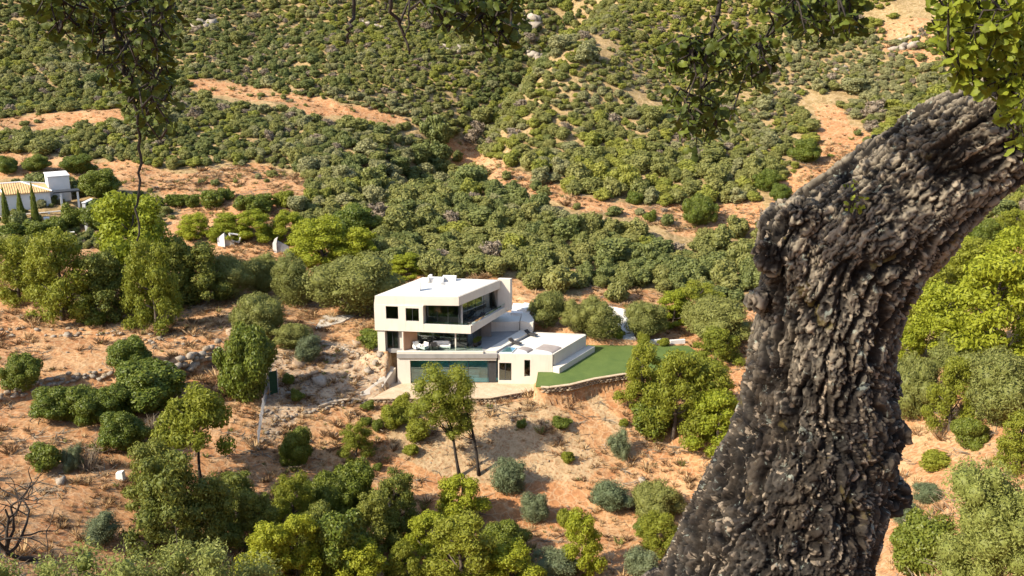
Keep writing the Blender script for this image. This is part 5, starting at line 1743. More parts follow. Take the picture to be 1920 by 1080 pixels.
mb = MB(); mb.hexa([(.5, .0, -.3), (2.4, .6, -.3), (2.4, .8, -.3), (.5, .24, -.3)], [(.5, .0, 2.0), (2.2, .6, .9), (2.2, .8, .9), (.5, .24, 2.0)]); mb.build('side_wall', M['greymetal'], cw)
g_ = ground_at(227, 898)
mb = MB(g_); mb.hexa([(g_[0] - .45, g_[1] - .3, g_[2] - .3), (g_[0] + .35, g_[1] - .35, g_[2] - .3), (g_[0] + .4, g_[1] + .3, g_[2] - .3), (g_[0] - .4, g_[1] + .35, g_[2] - .3)],
                     [(g_[0] - .4, g_[1] - .25, g_[2] + .75), (g_[0] + .3, g_[1] - .3, g_[2] + .9), (g_[0] + .35, g_[1] + .25, g_[2] + .9), (g_[0] - .35, g_[1] + .3, g_[2] + .75)])
tag(mb.build('marker_block', M['white'], bevel=.04), 'small white block on the orange soil left of the dark pines', 'block')
# slim pole
g_ = ground_at(491, 553); s = float(depth_of(g_)) / FPX
lpst = empty('lamp_post', g_, 'slim grey lamp post in front of the grey-green trees', 'lamp post')
mb = MB(); mb.tube([(0, 0, -.2), (0, 0, 1.5), (-.06, 0, 3.2)], [.08, .07, .055], 8); mb.build('pole', M['greymetal'], lpst, smooth=True)
mb = MB(); mb.tube([(-.06, 0, 3.2), (-.25, -.1, 3.42), (-.6, -.2, 3.5)], [.05, .045, .04], 6); mb.build('arm', M['greymetal'], lpst, smooth=True)
mb = MB(); mb.box((-.75, -.22, 3.42), .5, .2, .12, .3); mb.build('lamp_head', M['greymetal'], lpst)
# wire fence running down the slope, with a green screen
fp_ = [ground_at(u, v) for u, v in ((509, 700), (504, 722), (500, 748), (494, 775), (489, 805), (485, 836))]
fo = fp_[2]
fence = empty('wire_fence', fo, 'sagging wire fence with thin posts running down beside the dark shrub', 'fence')
for p_ in fp_:
    mb = MB(fo); mb.tube([p_ - np.array([0, 0, .3]), p_ + np.array([0, 0, 1.9])], [.045, .045], 6); mb.build('post', M['greymetal'], fence)
mb = MB(fo)
for a_, b_ in zip(fp_[:-1], fp_[1:]):
    n_ = 12
    for k in range(n_):
        t0_, t1_ = k / n_, (k + 1) / n_
        q0_ = a_ * (1 - t0_) + b_ * t0_; q1_ = a_ * (1 - t1_) + b_ * t1_
        for z_ in np.arange(.1, 1.7, .2):
            mb.tube([q0_ + [0, 0, z_], q1_ + [0, 0, z_ + .2]], [.010, .010], 3, False)
            mb.tube([q0_ + [0, 0, z_ + .2], q1_ + [0, 0, z_]], [.010, .010], 3, False)
stuff(mb.build('wire_mesh', M['greymetal'], fence))
gs0, gs1 = ground_at(506, 742), ground_at(522, 738)
gsn = empty('green_screen', gs0, 'dark green screen panel between thin posts in the rubble yard', 'screen')
mb = MB(gs0); d = gs1 - gs0
mb.hexa([gs0 + [0, 0, .1], gs1 + [0, 0, .1], gs1 + [0, .04, .1], gs0 + [0, .04, .1]], [gs0 + [0, 0, 3.0], gs1 + [0, 0, 3.0], gs1 + [0, .04, 3.0], gs0 + [0, .04, 3.0]])
mnet, nt_, out_ = new_mat('green_netting'); principled(nt_, out_, ramp(nt_, noise(nt_, 5, 3, .5, geo_pos(nt_)), [(.3, (.018, .045, .024)), (.7, (.03, .065, .035))]).outputs[0], .9, .1)
mb.build('netting', mnet, gsn)
for p_ in (gs0, gs1):
    mb = MB(gs0); mb.tube([p_ - [0, .02, .3], p_ + [0, -.02, 3.15]], [.05, .05], 6); mb.build('post', M['greymetal'], gsn)

# ------------------------------------------------------------------ boulders one can tell apart
for (u, v, w_, mt, lb) in [(597, 722, 26, 'rock', 'pale boulder in the middle of the rubble yard'), (640, 706, 16, 'rubble', 'brown boulder right of the pale one in the rubble yard'),
        (690, 700, 18, 'rock', 'squarish pale boulder beside the ramp'), (705, 682, 16, 'rock', 'pale boulder at the top of the ramp'), (560, 690, 20, 'rubble', 'brown boulder on the rubble heap below the bushes'),
        (712, 668, 14, 'rock', 'small pale boulder under the villa wall'), (432, 628, 22, 'rubble', 'brown boulder above the pale dry-stone wall'), (250, 610, 16, 'rock', 'pale boulder under the slender pine'),
        (125, 632, 14, 'rock', 'single white stone on the collapsed stone line'), (112, 908, 20, 'rock', 'pale hollow boulder on the left slope'), (580, 830, 10, 'rock', 'small white stone left of the small tree'),
        (960, 790, 8, 'rock', 'small white stone in the straw patch'), (1205, 905, 14, 'rock', 'white stone above the olive-green bush by the oak'), (668, 650, 16, 'rubble', 'brown boulder left of the villa pillar'),
        (650, 690, 14, 'rubble', 'rounded brown boulder behind the ramp'), (520, 815, 9, 'rock', 'small pale stone below the wire fence')]:
    g_ = ground_at(u, v); s = w_ * float(depth_of(g_)) / FPX
    o = obj('boulder', stone_mesh(int(u * 7 + v), mt, 2)); o.location = (g_[0], g_[1] + s * .3, g_[2] + .12 * s); o.scale = (s, s, s * 1.1)
    o.rotation_euler = (.2, .1, u)
    tag(o, lb, 'boulder', 'boulders on the slope')
# pale outcrops high on the hills
for k, (u, v, w_, h_, lb) in enumerate([(845, 95, 60, 16, 'pale rock outcrop under the middle hanging branch'), (1005, 105, 30, 22, 'pale rock outcrop in the throat of the gully'), (985, 40, 46, 24, 'pale rock outcrop at the head of the gully'),
        (378, 48, 36, 18, 'pale rock outcrop right of the left hanging branch'), (700, 45, 40, 12, 'low pale rock band on the hill left of the gully'), (1700, 85, 60, 20, 'pale rocky patch left of the lit oak leaves'), (1580, 130, 30, 10, 'small pale rock ledge on the right hill')]):
    g_ = ground_at(u, v); s = float(depth_of(g_)) / FPX
    e = empty('rock_outcrop', g_, lb, 'rocks', 'rock outcrops on the hills')
    for j in range(9):
        o = obj('rock', STONE[j % 5], e)
        x = rs.uniform(-.5, .5) * w_ * s; y = rs.uniform(-.5, .5) * w_ * s * .7
        q_ = rs.uniform(.25, .6) * h_ * s * 1.7
        o.location = (x, y, h1(g_[0] + x, g_[1] + y) - g_[2] + q_ * .15); o.scale = (q_ * 1.5, q_ * 1.1, q_); o.rotation_euler = (rs.normal() * .3, rs.normal() * .3, rs.uniform(0, 6))

# ------------------------------------------------------------------ loose cover on the bare soil: nobody could count it
def tuft_mesh(seed, mat, n=16, spread=.5):
    r = np.random.default_rng(seed); v, f = [], []
    for k in range(n):
        a = r.uniform(0, 6.28); b = np.array([math.cos(a), math.sin(a), 0]) * r.uniform(0, .22)
        t = b + np.array([math.cos(a) * spread * r.uniform(.3, 1), math.sin(a) * spread * r.uniform(.3, 1), r.uniform(.45, 1)])
        w_ = np.array([-math.sin(a), math.cos(a), 0]) * .05
        i = len(v); v += [b - w_, b + w_, (b + t) / 2 + np.array([0, 0, .12]) + w_ * .7, t, (b + t) / 2 + np.array([0, 0, .12]) - w_ * .7]
        f.append((i, i + 1, i + 2, i + 3, i + 4))
    return mesh_np('tuft', np.array(v), f, M[mat], False, r.uniform(0, 1, len(f)))
def stick_mesh(seed):
    r = np.random.default_rng(seed); m_ = MB()
    for k in range(5):
        a = r.uniform(0, 6.28); p = np.array([r.normal() * .2, r.normal() * .2, .04]); d = np.array([math.cos(a), math.sin(a), .12])
        m_.tube([p, p + d * .5 + r.normal(size=3) * .06, p + d * r.uniform(.7, 1.2) + r.normal(size=3) * .1], [.035, .028, .012], 3, False)
    return mesh_np('sticks', np.array(m_.v), m_.f, M['dry'])
rg = np.random.default_rng(404)
def bare_points(n_, vmin=270, xr=75, yr=(56, 215)):
    """random places on open soil in view"""
    x = rg.uniform(-xr, xr, n_); y = rg.uniform(*yr, n_)
    z = height(x, y)
    u, v, d_ = project(np.stack([x, y, z], 1))
    ok_ = (u > -150) & (u < 2070) & (v < 1150) & (v > vmin)
    lim = np.interp(u, [p[0] for p in dense_end], [p[1] for p in dense_end])
    ok_ &= (v > lim - 6) | px_mask(soil_px, u, v)
    for poly in (gravel_poly, lawn_poly, deck_poly, room_poly):
        ok_ &= ~inside(poly, x, y)
    return x[ok_], y[ok_], z[ok_], u[ok_], v[ok_]
x, y, z, u, v = bare_points(60000)
clump = fbm2(x, y, 1 / 5.0, 201, 3); patch = fbm2(x, y, 1 / 1.6, 205, 2)
keep = (clump + patch * .6 + rg.normal(size=len(x)) * .35) > .12
x, y, z, u, v = x[keep], y[keep], z[keep], u[keep], v[keep]
sz = rg.gamma(2.2, .13, len(x)) + .14
green = rg.uniform(0, 1, len(x)) < .05
kinds_ = np.where(green, 6 + rg.integers(0, 2, len(x)), np.where(rg.uniform(0, 1, len(x)) < .32, rg.integers(4, 6, len(x)), rg.integers(0, 4, len(x))))
TUFT = [tuft_mesh(k, 'straw', 14, .6) for k in range(4)] + [tuft_mesh(k + 9, 'browntuft', 18, .8) for k in range(2)] + [tuft_mesh(k + 13, 'olive', 18, .6) for k in range(2)]
rows = np.stack([x, y, z - .02, sz * 1.5, sz * 1.5, sz, 0 * x, 0 * x, rg.uniform(0, 6.28, len(x)), kinds_], 1)
x, y, z, u, v = bare_points(40000, 20, 150, (185, 320))
keep = rg.uniform(0, 1, len(x)) < .28
x, y, z = x[keep], y[keep], z[keep]
sz = rg.gamma(2.2, .13, len(x)) + .15
rows = np.vstack([rows, np.stack([x, y, z - .02, sz * 1.6, sz * 1.6, sz, 0 * x, 0 * x, rg.uniform(0, 6.28, len(x)), rg.integers(0, 8, len(x))], 1)])
tag(instanced('dry_grass', TUFT, rows), 'dry straw tufts scattered over the orange soil', 'dry grass')
x, y, z, u, v = bare_points(16000)
keep = (fbm2(x, y, 1 / 6.0, 221, 3) + rg.normal(size=len(x)) * .3) > .15
x, y, z = x[keep], y[keep], z[keep]
sz = rg.uniform(.5, 1.7, len(x))
rows = np.stack([x, y, z, sz, sz, sz, 0 * x, 0 * x, rg.uniform(0, 6.28, len(x)), rg.integers(0, 4, len(x))], 1)
tag(instanced('dead_brushwood', [stick_mesh(k) for k in range(4)], rows), 'pale dead twigs and cut brush lying on the soil', 'brushwood')
x, y, z, u, v = bare_points(30000)
rub = px_mask(rubble_px, u, v)
keep = np.where(rub, rg.uniform(0, 1, len(x)) < .75, rg.uniform(0, 1, len(x)) < .035)
x, y, z, rub = x[keep], y[keep], z[keep], rub[keep]
sz = rg.gamma(1.6, .09, len(x)) + .07 + rub * rg.gamma(1.5, .10, len(x))
rows = np.stack([x, y, z + sz * .1, sz * 1.2, sz, sz * .8, rg.normal(size=len(x)) * .3, rg.normal(size=len(x)) * .3, rg.uniform(0, 6.28, len(x)), rg.integers(0, 11, len(x))], 1)
tag(instanced('loose_stones', STONE[:5] + BROWN, rows), 'loose stones strewn over the soil and the rubble yard', 'stones')

# ------------------------------------------------------------------ dead tree and pale brush at the near left
g_ = ground_at(72, 1052); s = float(depth_of(g_)) / FPX
dt = empty('dead_tree', g_, 'leafless black tree with crooked branches at the lower left edge', 'tree')
rd_ = np.random.default_rng(8)
limbs_ = []
def grow(p, d, L, rad, lev, out):
    pts = [p]; q_ = p.copy(); dd_ = d.copy()
    for k in range(4):
        dd_ = dd_ + rd_.normal(size=3) * .28; dd_ /= np.linalg.norm(dd_)
        q_ = q_ + dd_ * L / 4; pts.append(q_.copy())
    out.append((pts, np.linspace(rad, rad * .55, 5)))
    if lev > 0:
        for k in range(3 if lev > 1 else 3):
            a = pts[1 + int(rd_.integers(1, 4))]
            nd = dd_ + rd_.normal(size=3) * .75 + np.array([0, 0, .15]); nd /= np.linalg.norm(nd)
            grow(a, nd, L * rd_.uniform(.55, .8), rad * .55, lev - 1, out)
H_ = 185 * s
m_ = MB(); trunk_ = []
grow(np.array([0, 0, -.2]), np.array([.05, 0, 1.0]), H_ * .42, .26, 0, trunk_)
for pts, rr in trunk_: m_.tube(pts, list(rr), 8)
m_.build('trunk', M['darkwood'], dt, smooth=True)
tip = trunk_[0][0][-1]
for dvec in ((-.9, .1, .5), (-.35, -.2, 1), (.45, .1, .9), (.9, 0, .35), (.1, .3, 1)):
    o_ = []; dv = np.array(dvec); grow(tip - np.array([0, 0, rd_.uniform(0, .8)]), dv / np.linalg.norm(dv), H_ * .50, .15, 2, o_)
    m_ = MB()
    for pts, rr in o_: m_.tube(pts, list(np.maximum(rr, .03)), 5, False)
    m_.build('branch', M['darkwood'], dt, smooth=True)
# another fallen bough on the slope
def near_bush(u, vtop, Y, wpx, label, seed, kind='near', n_=11000, leaf_=.085):
    top = P(u, vtop, Y); gz = h1(top[0], top[1]); s = float(depth_of(top)) / FPX
    Hh = top[2] - gz; Ww = wpx * s
    r = np.random.default_rng(seed)
    lob = []
    for k in range(46):
        a = r.uniform(0, 6.28); t = r.uniform(.25, 1); q_ = math.sqrt(r.uniform(0, 1)) * .5 * Ww * (1.0 - .35 * t)
        sr = r.uniform(.14, .26) * min(Ww, 2.0 if leaf_ < .1 else 5.0) * .8
        lob.append((math.cos(a) * q_, math.sin(a) * q_, Hh * t * (.78 + .2 * r.uniform()) - sr * .5, sr, sr, sr * 1.25))
    v_, f_, l_ = crown(lob, n_, leaf_, .42, seed, .3, .55 if leaf_ < .1 else .8, (.5, 1.25))
    e = empty('brush', (top[0], top[1], gz), label, 'bush', 'pale brush near the camera')
    obj('foliage', mesh_np('foliage', v_, f_, M[kind], False, l_), e)
    m_ = MB()
    for k in range(14):
        L = lob[k * 3]
        m_.tube([(0, 0, -.1), (L[0] * .5, L[1] * .5, L[2] * .6), L[:3], (L[0] * 1.05, L[1] * 1.05, L[2] + L[5] * r.uniform(1.0, 2.0))], [.035, .025, .014, .004], 5, False)
    m_.build('stem', M['wood'], e)
for k, (u, vt, Y, wp, lb) in enumerate([(20, 1012, 17, 190, 'pale yellow-green brush in the bottom left corner'), (190, 1018, 17.5, 200, 'pale brush second from the bottom left corner'),
        (335, 985, 18, 190, 'pale brush with upright shoots, tallest along the bottom edge'), (455, 1018, 18.5, 170, 'pale brush at the right end of the near row')]):
    near_bush(u, vt, Y, wp, lb, 700 + k)
near_bush(1893, 830, 40, 190, 'huge fine-leaved olive-green bush filling the bottom right corner', 720, 'near', 26000, .15)

for o in C.objects:
    if o.parent is None and o.get('category') in ('wall', 'stone wall', 'ruin'):
        o['kind'] = 'thing'

# ------------------------------------------------------------------ the old oak in the foreground
def PX(u, v, Y, rpx):
    p = P(u, v, Y)
    return p, rpx * float(depth_of(p)) / FPX
main = [PX(*q) for q in [(1392,1220,3.38,205),(1436,1090,3.42,180),(1472,990,3.45,168),(1503,890,3.47,156),(1529,790,3.5,138),(1536,700,3.5,121),(1550,610,3.5,122),
        (1568,520,3.5,134),(1604,452,3.48,136),(1664,395,3.45,124),(1735,331,3.42,112),(1814,276,3.4,102),(1902,228,3.38,92),(2000,170,3.35,92),(2120,95,3.3,84),(2230,5,3.25,74)]]
main = [(np.array([.50, 3.12, 45.3]), .66), (np.array([.55, 3.18, 46.4]), .47), (np.array([.62, 3.28, 47.3]), .42)] + main
main += [(np.array([2.75, 3.15, 50.6]), .105), (np.array([2.7, 3.0, 51.2]), .085)]
stub = [PX(*q) for q in [(1565,530,3.5,118),(1512,462,3.45,92),(1490,432,3.42,66),(1474,408,3.40,44)]]
oak_base = np.array([.55, 3.2, h1(.55, 3.2)])
oak = empty('oak_tree', oak_base, 'old gnarled oak with rough dark bark leaning across the foreground', 'tree')
def smooth_path(pr, n):
    P0 = np.array([p for p, _ in pr]); R0 = np.array([r for _, r in pr])
    d = np.concatenate([[0], np.cumsum(np.linalg.norm(np.diff(P0, axis=0), axis=1))])
    t = np.linspace(0, d[-1], n)
    # Catmull-Rom through the points
    out = []
    for tt in t:
        i = min(max(np.searchsorted(d, tt) - 1, 0), len(d) - 2)
        f = (tt - d[i]) / (d[i + 1] - d[i])
        a, b, c, e = P0[max(i - 1, 0)], P0[i], P0[i + 1], P0[min(i + 2, len(d) - 1)]
        out.append(0.5 * (2 * b + (c - a) * f + (2 * a - 5 * b + 4 * c - e) * f * f + (3 * b - a - 3 * c + e) * f ** 3))
    return np.array(out), np.interp(t, d, R0), t
mp, mr, ms = smooth_path(main, 90)
sp_, sr_, ss_ = smooth_path(stub, 16)
mb = MB(oak_base)
mb.tube(list(mp), list(mr), 28)
mb.tube(list(sp_), list(sr_), 20)
r = np.random.default_rng(5)
for k, (u, v, Y, rp) in enumerate([(1450, 470, 3.38, 34), (1500, 408, 3.36, 40), (1660, 820, 3.36, 30), (1425, 560, 3.45, 22), (1668, 720, 3.45, 22), (1660, 930, 3.42, 34), (1560, 395, 3.4, 40), (1640, 870, 3.3, 30)]):
    c, q = PX(u, v, Y, rp)
    iv, if_ = ICO2
    mb.add(list(c + iv * q), [tuple(x) for x in if_])
tmp = bpy.data.objects.new('trunk_form', mesh_np('trunk_form', np.array(mb.v), mb.f))
C.objects.link(tmp)
rm = tmp.modifiers.new('remesh', 'REMESH'); rm.mode = 'VOXEL'; rm.voxel_size = 0.0056
bpy.context.view_layer.update()
dg = bpy.context.evaluated_depsgraph_get()
tme = bpy.data.meshes.new_from_object(tmp.evaluated_get(dg))
bpy.data.objects.remove(tmp)
n = len(tme.vertices)
co = np.empty(n * 3, np.float32); tme.vertices.foreach_get('co', co); co = co.reshape(-1, 3).astype(float)
no = np.empty(n * 3, np.float32); tme.vertices.foreach_get('normal', no); no = no.reshape(-1, 3).astype(float)
wc = co + oak_base
tan = np.gradient(mp, axis=0); tan /= np.linalg.norm(tan, axis=1)[:, None]
near = np.empty(n, int)
for i in range(0, n, 20000):
    near[i:i + 20000] = ((wc[i:i + 20000, None, :] - mp[None]) ** 2).sum(-1).argmin(1)
ax = np.zeros_like(mp); ay = np.zeros_like(mp)
a = np.array([1.0, 0, 0])
for i in range(len(mp)):
    a = a - tan[i] * a.dot(tan[i]); a /= np.linalg.norm(a)
    ax[i] = a; ay[i] = np.cross(tan[i], a)
rel = wc - mp[near]
s_ = ms[near] + (rel * tan[near]).sum(1)
q = np.stack([(rel * ax[near]).sum(1), (rel * ay[near]).sum(1), s_], 1)
limb = np.clip((s_ - ms[-1] * .50) / .5, 0, 1)                     # long straight furrows on the limb, knobbly plates on the trunk
grid_s = np.linspace(-1, ms[-1] + 1, 800)
gl_ = np.clip((grid_s - ms[-1] * .50) / .5, 0, 1)
tcum = np.cumsum(1 / (2.7 + 3.6 * gl_)) * (grid_s[1] - grid_s[0])
tt = np.interp(s_, grid_s, tcum)
lump = fbm(wc * 4.5, 3, 3)
warp = np.stack([fbm(wc * 8, 21, 3), fbm(wc * 8, 23, 3), fbm(wc * 8, 25, 3)], 1) * (.030 - .018 * limb[:, None])
pa = np.stack([q[:, 0], q[:, 1], tt], 1) + warp
jag = np.stack([fbm(wc * 34, 81, 2), fbm(wc * 34, 83, 2), fbm(wc * 34, 85, 2)], 1) * .0075
pj = pa + jag
f1, f2, idc = cells(pj / .032, 1)
g1, g2, idg = cells((pj + warp * .5) / .0145, 11)
idk = vnoise(pj * np.array([1, 1, .55]) / .0075, 31) * .5 + .5
big = np.clip((f2 - f1) / .16, 0, 1)                 # deep cracks between plates
mid_ = np.clip((g2 - g1) / .22, 0, 1)
sml = np.clip(np.abs(vnoise(pj / .0095, 37)) / .4, 0, 1)
ridge = np.abs(fbm(pa / .075, 51, 2, .45)); ridge = np.clip(ridge / .30, 0, 1)
disp = lump * .016 + (ridge - .6) * .032 + (big - .75) * .018 + (idc - .5) * .008 * big + (mid_ - .6) * .009 + (idg - .5) * .006 * mid_ + (sml - .5) * .003 + (idk - .5) * .003
plate = np.clip(ridge * .42 + big * .26 + mid_ * .24 + sml * .10 - .04, 0, 1)
flake = mid_ * np.clip((idg - .80) / .12, 0, 1) * sml + .6 * np.clip((idk - .82) / .06, 0, 1) * mid_
tone = idg * .6 + idc * .4
co2 = co + no * disp[:, None]
tme.vertices.foreach_set('co', co2.astype(np.float32).ravel())
for nm, val in (('plate', plate), ('flake', np.clip(flake, 0, 1)), ('limb', limb), ('tone', tone)):
    at = tme.attributes.new(nm, 'FLOAT', 'POINT'); at.data.foreach_set('value', val.astype(np.float32))
tme.update()
def mat_bark():
    m_, nt, out = new_mat('oak_bark')
    pos = geo_pos(nt)
    A = lambda nm: node(nt, 'ShaderNodeAttribute', attribute_name=nm).outputs['Fac']
    n1 = noise(nt, 9.0, 5, .6, pos); n2 = noise(nt, 60.0, 4, .65, pos); n3 = noise(nt, 22.0, 4, .6, pos, .6)
    col = ramp(nt, A('plate'), [(0.15, (0.012, 0.009, 0.007)), (0.58, (0.026, 0.0225, 0.0185)), (0.98, (0.074, 0.064, 0.052))]).outputs[0]
    dark = mixc(nt, 1.0, col, (.45, .44, .45), 'MULTIPLY')
    col = mixc(nt, ramp(nt, A('tone'), [(.25, (1, 1, 1)), (.6, (0, 0, 0))]).outputs[0], col, dark)
    warm = mixc(nt, 1.0, col, (1.2, 1.06, .9), 'MULTIPLY')
    col = mixc(nt, ramp(nt, n1, [(.4, (0, 0, 0)), (.6, (1, 1, 1))]).outputs[0], col, warm)
    pale = ramp(nt, A('flake'), [(.15, (0, 0, 0)), (.6, (1, 1, 1))]).outputs[0]
    col = mixc(nt, pale, col, (0.27, 0.215, 0.155))
    lf = node(nt, 'ShaderNodeMath', operation='MULTIPLY')
    nt.links.new(A('limb'), lf.inputs[0])
    nt.links.new(ramp(nt, A('plate'), [(.72, (0, 0, 0)), (.98, (.8, .8, .8))]).outputs[0], lf.inputs[1])
    col = mixc(nt, lf.outputs[0], col, (0.27, 0.23, 0.17))
    lic = node(nt, 'ShaderNodeMath', operation='MULTIPLY')
    nt.links.new(ramp(nt, n3, [(.63, (0, 0, 0)), (.68, (1, 1, 1))]).outputs[0], lic.inputs[0])
    nt.links.new(ramp(nt, A('plate'), [(.3, (0, 0, 0)), (.55, (.85, .85, .85))]).outputs[0], lic.inputs[1])
    col = mixc(nt, lic.outputs[0], col, (0.23, 0.25, 0.205))
    moss = ramp(nt, noise(nt, 6.0, 4, .6, pos, 1.0), [(.63, (0, 0, 0)), (.70, (.5, .5, .5))]).outputs[0]
    col = mixc(nt, moss, col, (0.17, 0.13, 0.03))
    principled(nt, out, col, .9, .2, bump(nt, n2, .7, .006))
    return m_
tme.materials.clear(); tme.materials.append(mat_bark())
tme.polygons.foreach_set('use_smooth', np.ones(len(tme.polygons), bool))
obj('trunk', tme, oak)

def leaf_mesh(k):
    r = np.random.default_rng(900 + k)
    half = [(.0, .02), (.09, .14), (.19, .28), (.24, .40), (.22, .48), (.30, .60), (.29, .72), (.22, .82), (.17, .92), (0, 1.0)]
    half = [(x * r.uniform(.85, 1.15), y) for x, y in half]
    v, f = [], []
    mid = [(0, y) for _, y in half]
    def zz(x, y): return .35 * abs(x) - .22 * y * y + .05 * math.sin(9 * y)
    for x, y in mid: v.append((0, y, zz(0, y)))
    nb = len(half)
    for s in (1, -1):
        b = len(v)
        for x, y in half: v.append((s * x, y, zz(x, y) + .02 * r.normal()))
        for i in range(nb - 1):
            quad = (i, b + i, b + i + 1, i + 1) if s > 0 else (i, i + 1, b + i + 1, b + i)
            f.append(quad)
    v += [(-.012, -.16, 0), (.012, -.16, 0), (.012, .03, .0), (-.012, .03, 0)]; b = len(v) - 4; f.append((b, b + 1, b + 2, b + 3))
    return np.array(v), f
LEAVES = [leaf_mesh(k) for k in range(4)]
LEAF_SUNLIT = [mesh_np('leaf', v, f, M['sunlitleaf'], True, np.full(len(f), .25 + .2 * k)) for k, (v, f) in enumerate(LEAVES)]
LEAF_ME = [mesh_np('leaf', v, f, M['oakleaf'], True, np.full(len(f), .25 + .2 * k)) for k, (v, f) in enumerate(LEAVES)]
rl_ = np.random.default_rng(77)
leaf_rows = []                                       # matrix, variant, branch index, shown size
def rosette(c, d, n, size, bi):
    d = np.asarray(d, float); d /= np.linalg.norm(d) + 1e-9
    for k in range(n):
        a = rl_.normal(size=3); a -= d * a.dot(d); a /= np.linalg.norm(a)
        sp = rl_.uniform(.5, 1.4)
        y = d * math.cos(sp) + a * math.sin(sp); y += np.array([0, 0, -.12]); y /= np.linalg.norm(y)
        nrm = d * math.sin(sp) - a * math.cos(sp) + rl_.normal(size=3) * .35 + np.array([0, 0, .5])
        x = np.cross(y, nrm); x /= np.linalg.norm(x) + 1e-9
        z = np.cross(x, y)
        L = size * rl_.uniform(.65, 1.2)
        p = c - d * rl_.uniform(0, .05) + y * .006
        m_ = np.eye(4); m_[:3, 0] = x * L; m_[:3, 1] = y * L; m_[:3, 2] = z * L; m_[:3, 3] = p
        u, v, dep = project(p + y * L * .5)
        vis = 0 < u < 1920 and 2 < v < 1080
        leaf_rows.append((m_, int(rl_.integers(0, 4)), bi, float(L / dep * abs(z.dot((p - CAM) / np.linalg.norm(p - CAM)))) if vis else 0.0))
def poly_samples(poly, n, gap):
    a = np.array(poly); lo, hi = a.min(0), a.max(0); out = []
    t = 0
    while len(out) < n and t < 6000:
        t += 1
        p = rl_.uniform(lo, hi)
        if inside(poly, np.array([p[0]]), np.array([p[1]]))[0] and all((p[0] - o[0]) ** 2 + (p[1] - o[1]) ** 2 > gap * gap for o in out):
            out.append(p)
    return out
over = [np.array(p) for p in [(2.7, 3.0, 51.2), (2.2, 2.9, 51.5), (1.1, 2.9, 51.45), (-.2, 2.85, 51.3), (-1.3, 2.8, 51.1), (-2.2, 2.7, 51.0)]]
over_r = [.085, .075, .06, .048, .034, .02]
branches = []
def add_branch(stems, polys, Y, size=.046, per=(5, 8), gap=16, radius=.010, feed=None):
    """stems: pixel paths; leafy areas: polygons with how many twig ends; feed: index on the overhead limb"""
    m_ = MB(oak_base)
    bi = len(branches)
    nodes_ = []
    for path, r0 in stems:
        pts = [P(u, v, Y + .04 * math.sin(i * 2 + u)) for i, (u, v) in enumerate(path)]
        if feed is not None and path[0][1] < 0:
            f_ = np.asarray(feed, float)
            pts = [f_, f_ * .5 + pts[0] * .5 + np.array([.05, 0, .12])] + pts
        fine_p = []
        for i in range(len(pts) - 1):
            for t in np.linspace(0, 1, 5, endpoint=False):
                fine_p.append(pts[i] * (1 - t) + pts[i + 1] * t + rl_.normal(size=3) * .004)
        fine_p.append(pts[-1])
        rad = np.linspace(r0, r0 * .3, len(fine_p))
        m_.tube(fine_p, list(rad), 7)
        nodes_ += [p for p in fine_p if p[2] < 50.12]
    for poly, n in polys:
        for (u, v) in poly_samples(poly, n, gap):
            c = P(u, v, Y + rl_.uniform(-.16, .20))
            dd = np.array([np.linalg.norm(p - c) for p in nodes_])
            near_ = [i for i in range(len(nodes_)) if dd[i] < dd.min() + .06]
            b = nodes_[near_[int(rl_.integers(0, len(near_)))]]
            midp = (b + c) / 2 + np.array([rl_.normal() * .02, rl_.normal() * .02, .03])
            m_.tube([b, midp, c], [.0042, .003, .0018], 4, False)
            nodes_.append(midp * .4 + c * .6)
            rosette(c, c - midp + np.array([0, 0, -.02]), int(rl_.integers(*per)), size, bi)
            if rl_.uniform() < .6:
                rosette(midp, c - midp, 3, size * .9, bi)
    branches.append(m_.build('branch', M['darkwood'], oak, smooth=True))
add_branch([([(205, -60), (214, 40), (236, 140), (258, 215), (264, 290), (261, 380), (257, 452)], .009), ([(150, -60), (140, 20), (110, 60)], .006), ([(290, -60), (285, 60), (290, 150), (275, 230), (300, 262)], .007)],
           [([(62, -10), (335, -10), (345, 40), (325, 130), (330, 210), (305, 262), (262, 250), (225, 190), (175, 120), (120, 75), (70, 60)], 125)], 2.95, .035, (5, 8), 12, feed=over[4])
add_branch([([(672, -60), (660, 30), (655, 55), (650, 82)], .009), ([(735, -60), (733, 12), (752, 50), (768, 102)], .010), ([(775, -60), (768, 20), (760, 68)], .006), ([(790, -60), (815, 25), (840, 60)], .007), ([(880, -60), (895, 30), (925, 80)], .008), ([(722, 5), (712, 32)], .003)],
           [([(800, -5), (975, -5), (985, 48), (940, 108), (905, 95), (890, 62), (815, 58)], 60)], 2.9, .036, (5, 8), 13, feed=over[3])
add_branch([([(1355, -60), (1342, 50), (1330, 110), (1310, 180), (1300, 225)], .010), ([(1470, -60), (1462, 40), (1420, 100)], .007), ([(1342, 60), (1292, 72)], .004), ([(1540, -60), (1545, 20), (1580, 50)], .007)],
           [([(1222, 85), (1330, 75), (1420, 70), (1452, 115), (1440, 165), (1370, 165), (1290, 140), (1235, 140)], 52),
            ([(1425, -8), (1615, -8), (1622, 66), (1560, 78), (1490, 72), (1440, 35)], 56),
            ([(1248, 190), (1345, 185), (1372, 235), (1330, 260), (1312, 292), (1260, 235)], 30)], 2.95, .036, (5, 8), 13, feed=over[2])
add_branch([([(1850, -60), (1842, 60), (1850, 150), (1880, 200)], .012), ([(1900, -60), (1905, 120), (1900, 260)], .010), ([(1842, 20), (1790, 45), (1770, 80)], .006)],
           [([(1752, -8), (1930, -8), (1930, 285), (1888, 270), (1872, 190), (1800, 165), (1765, 100), (1748, 40)], 125)], 2.85, .041, (6, 10), 12, feed=over[1])
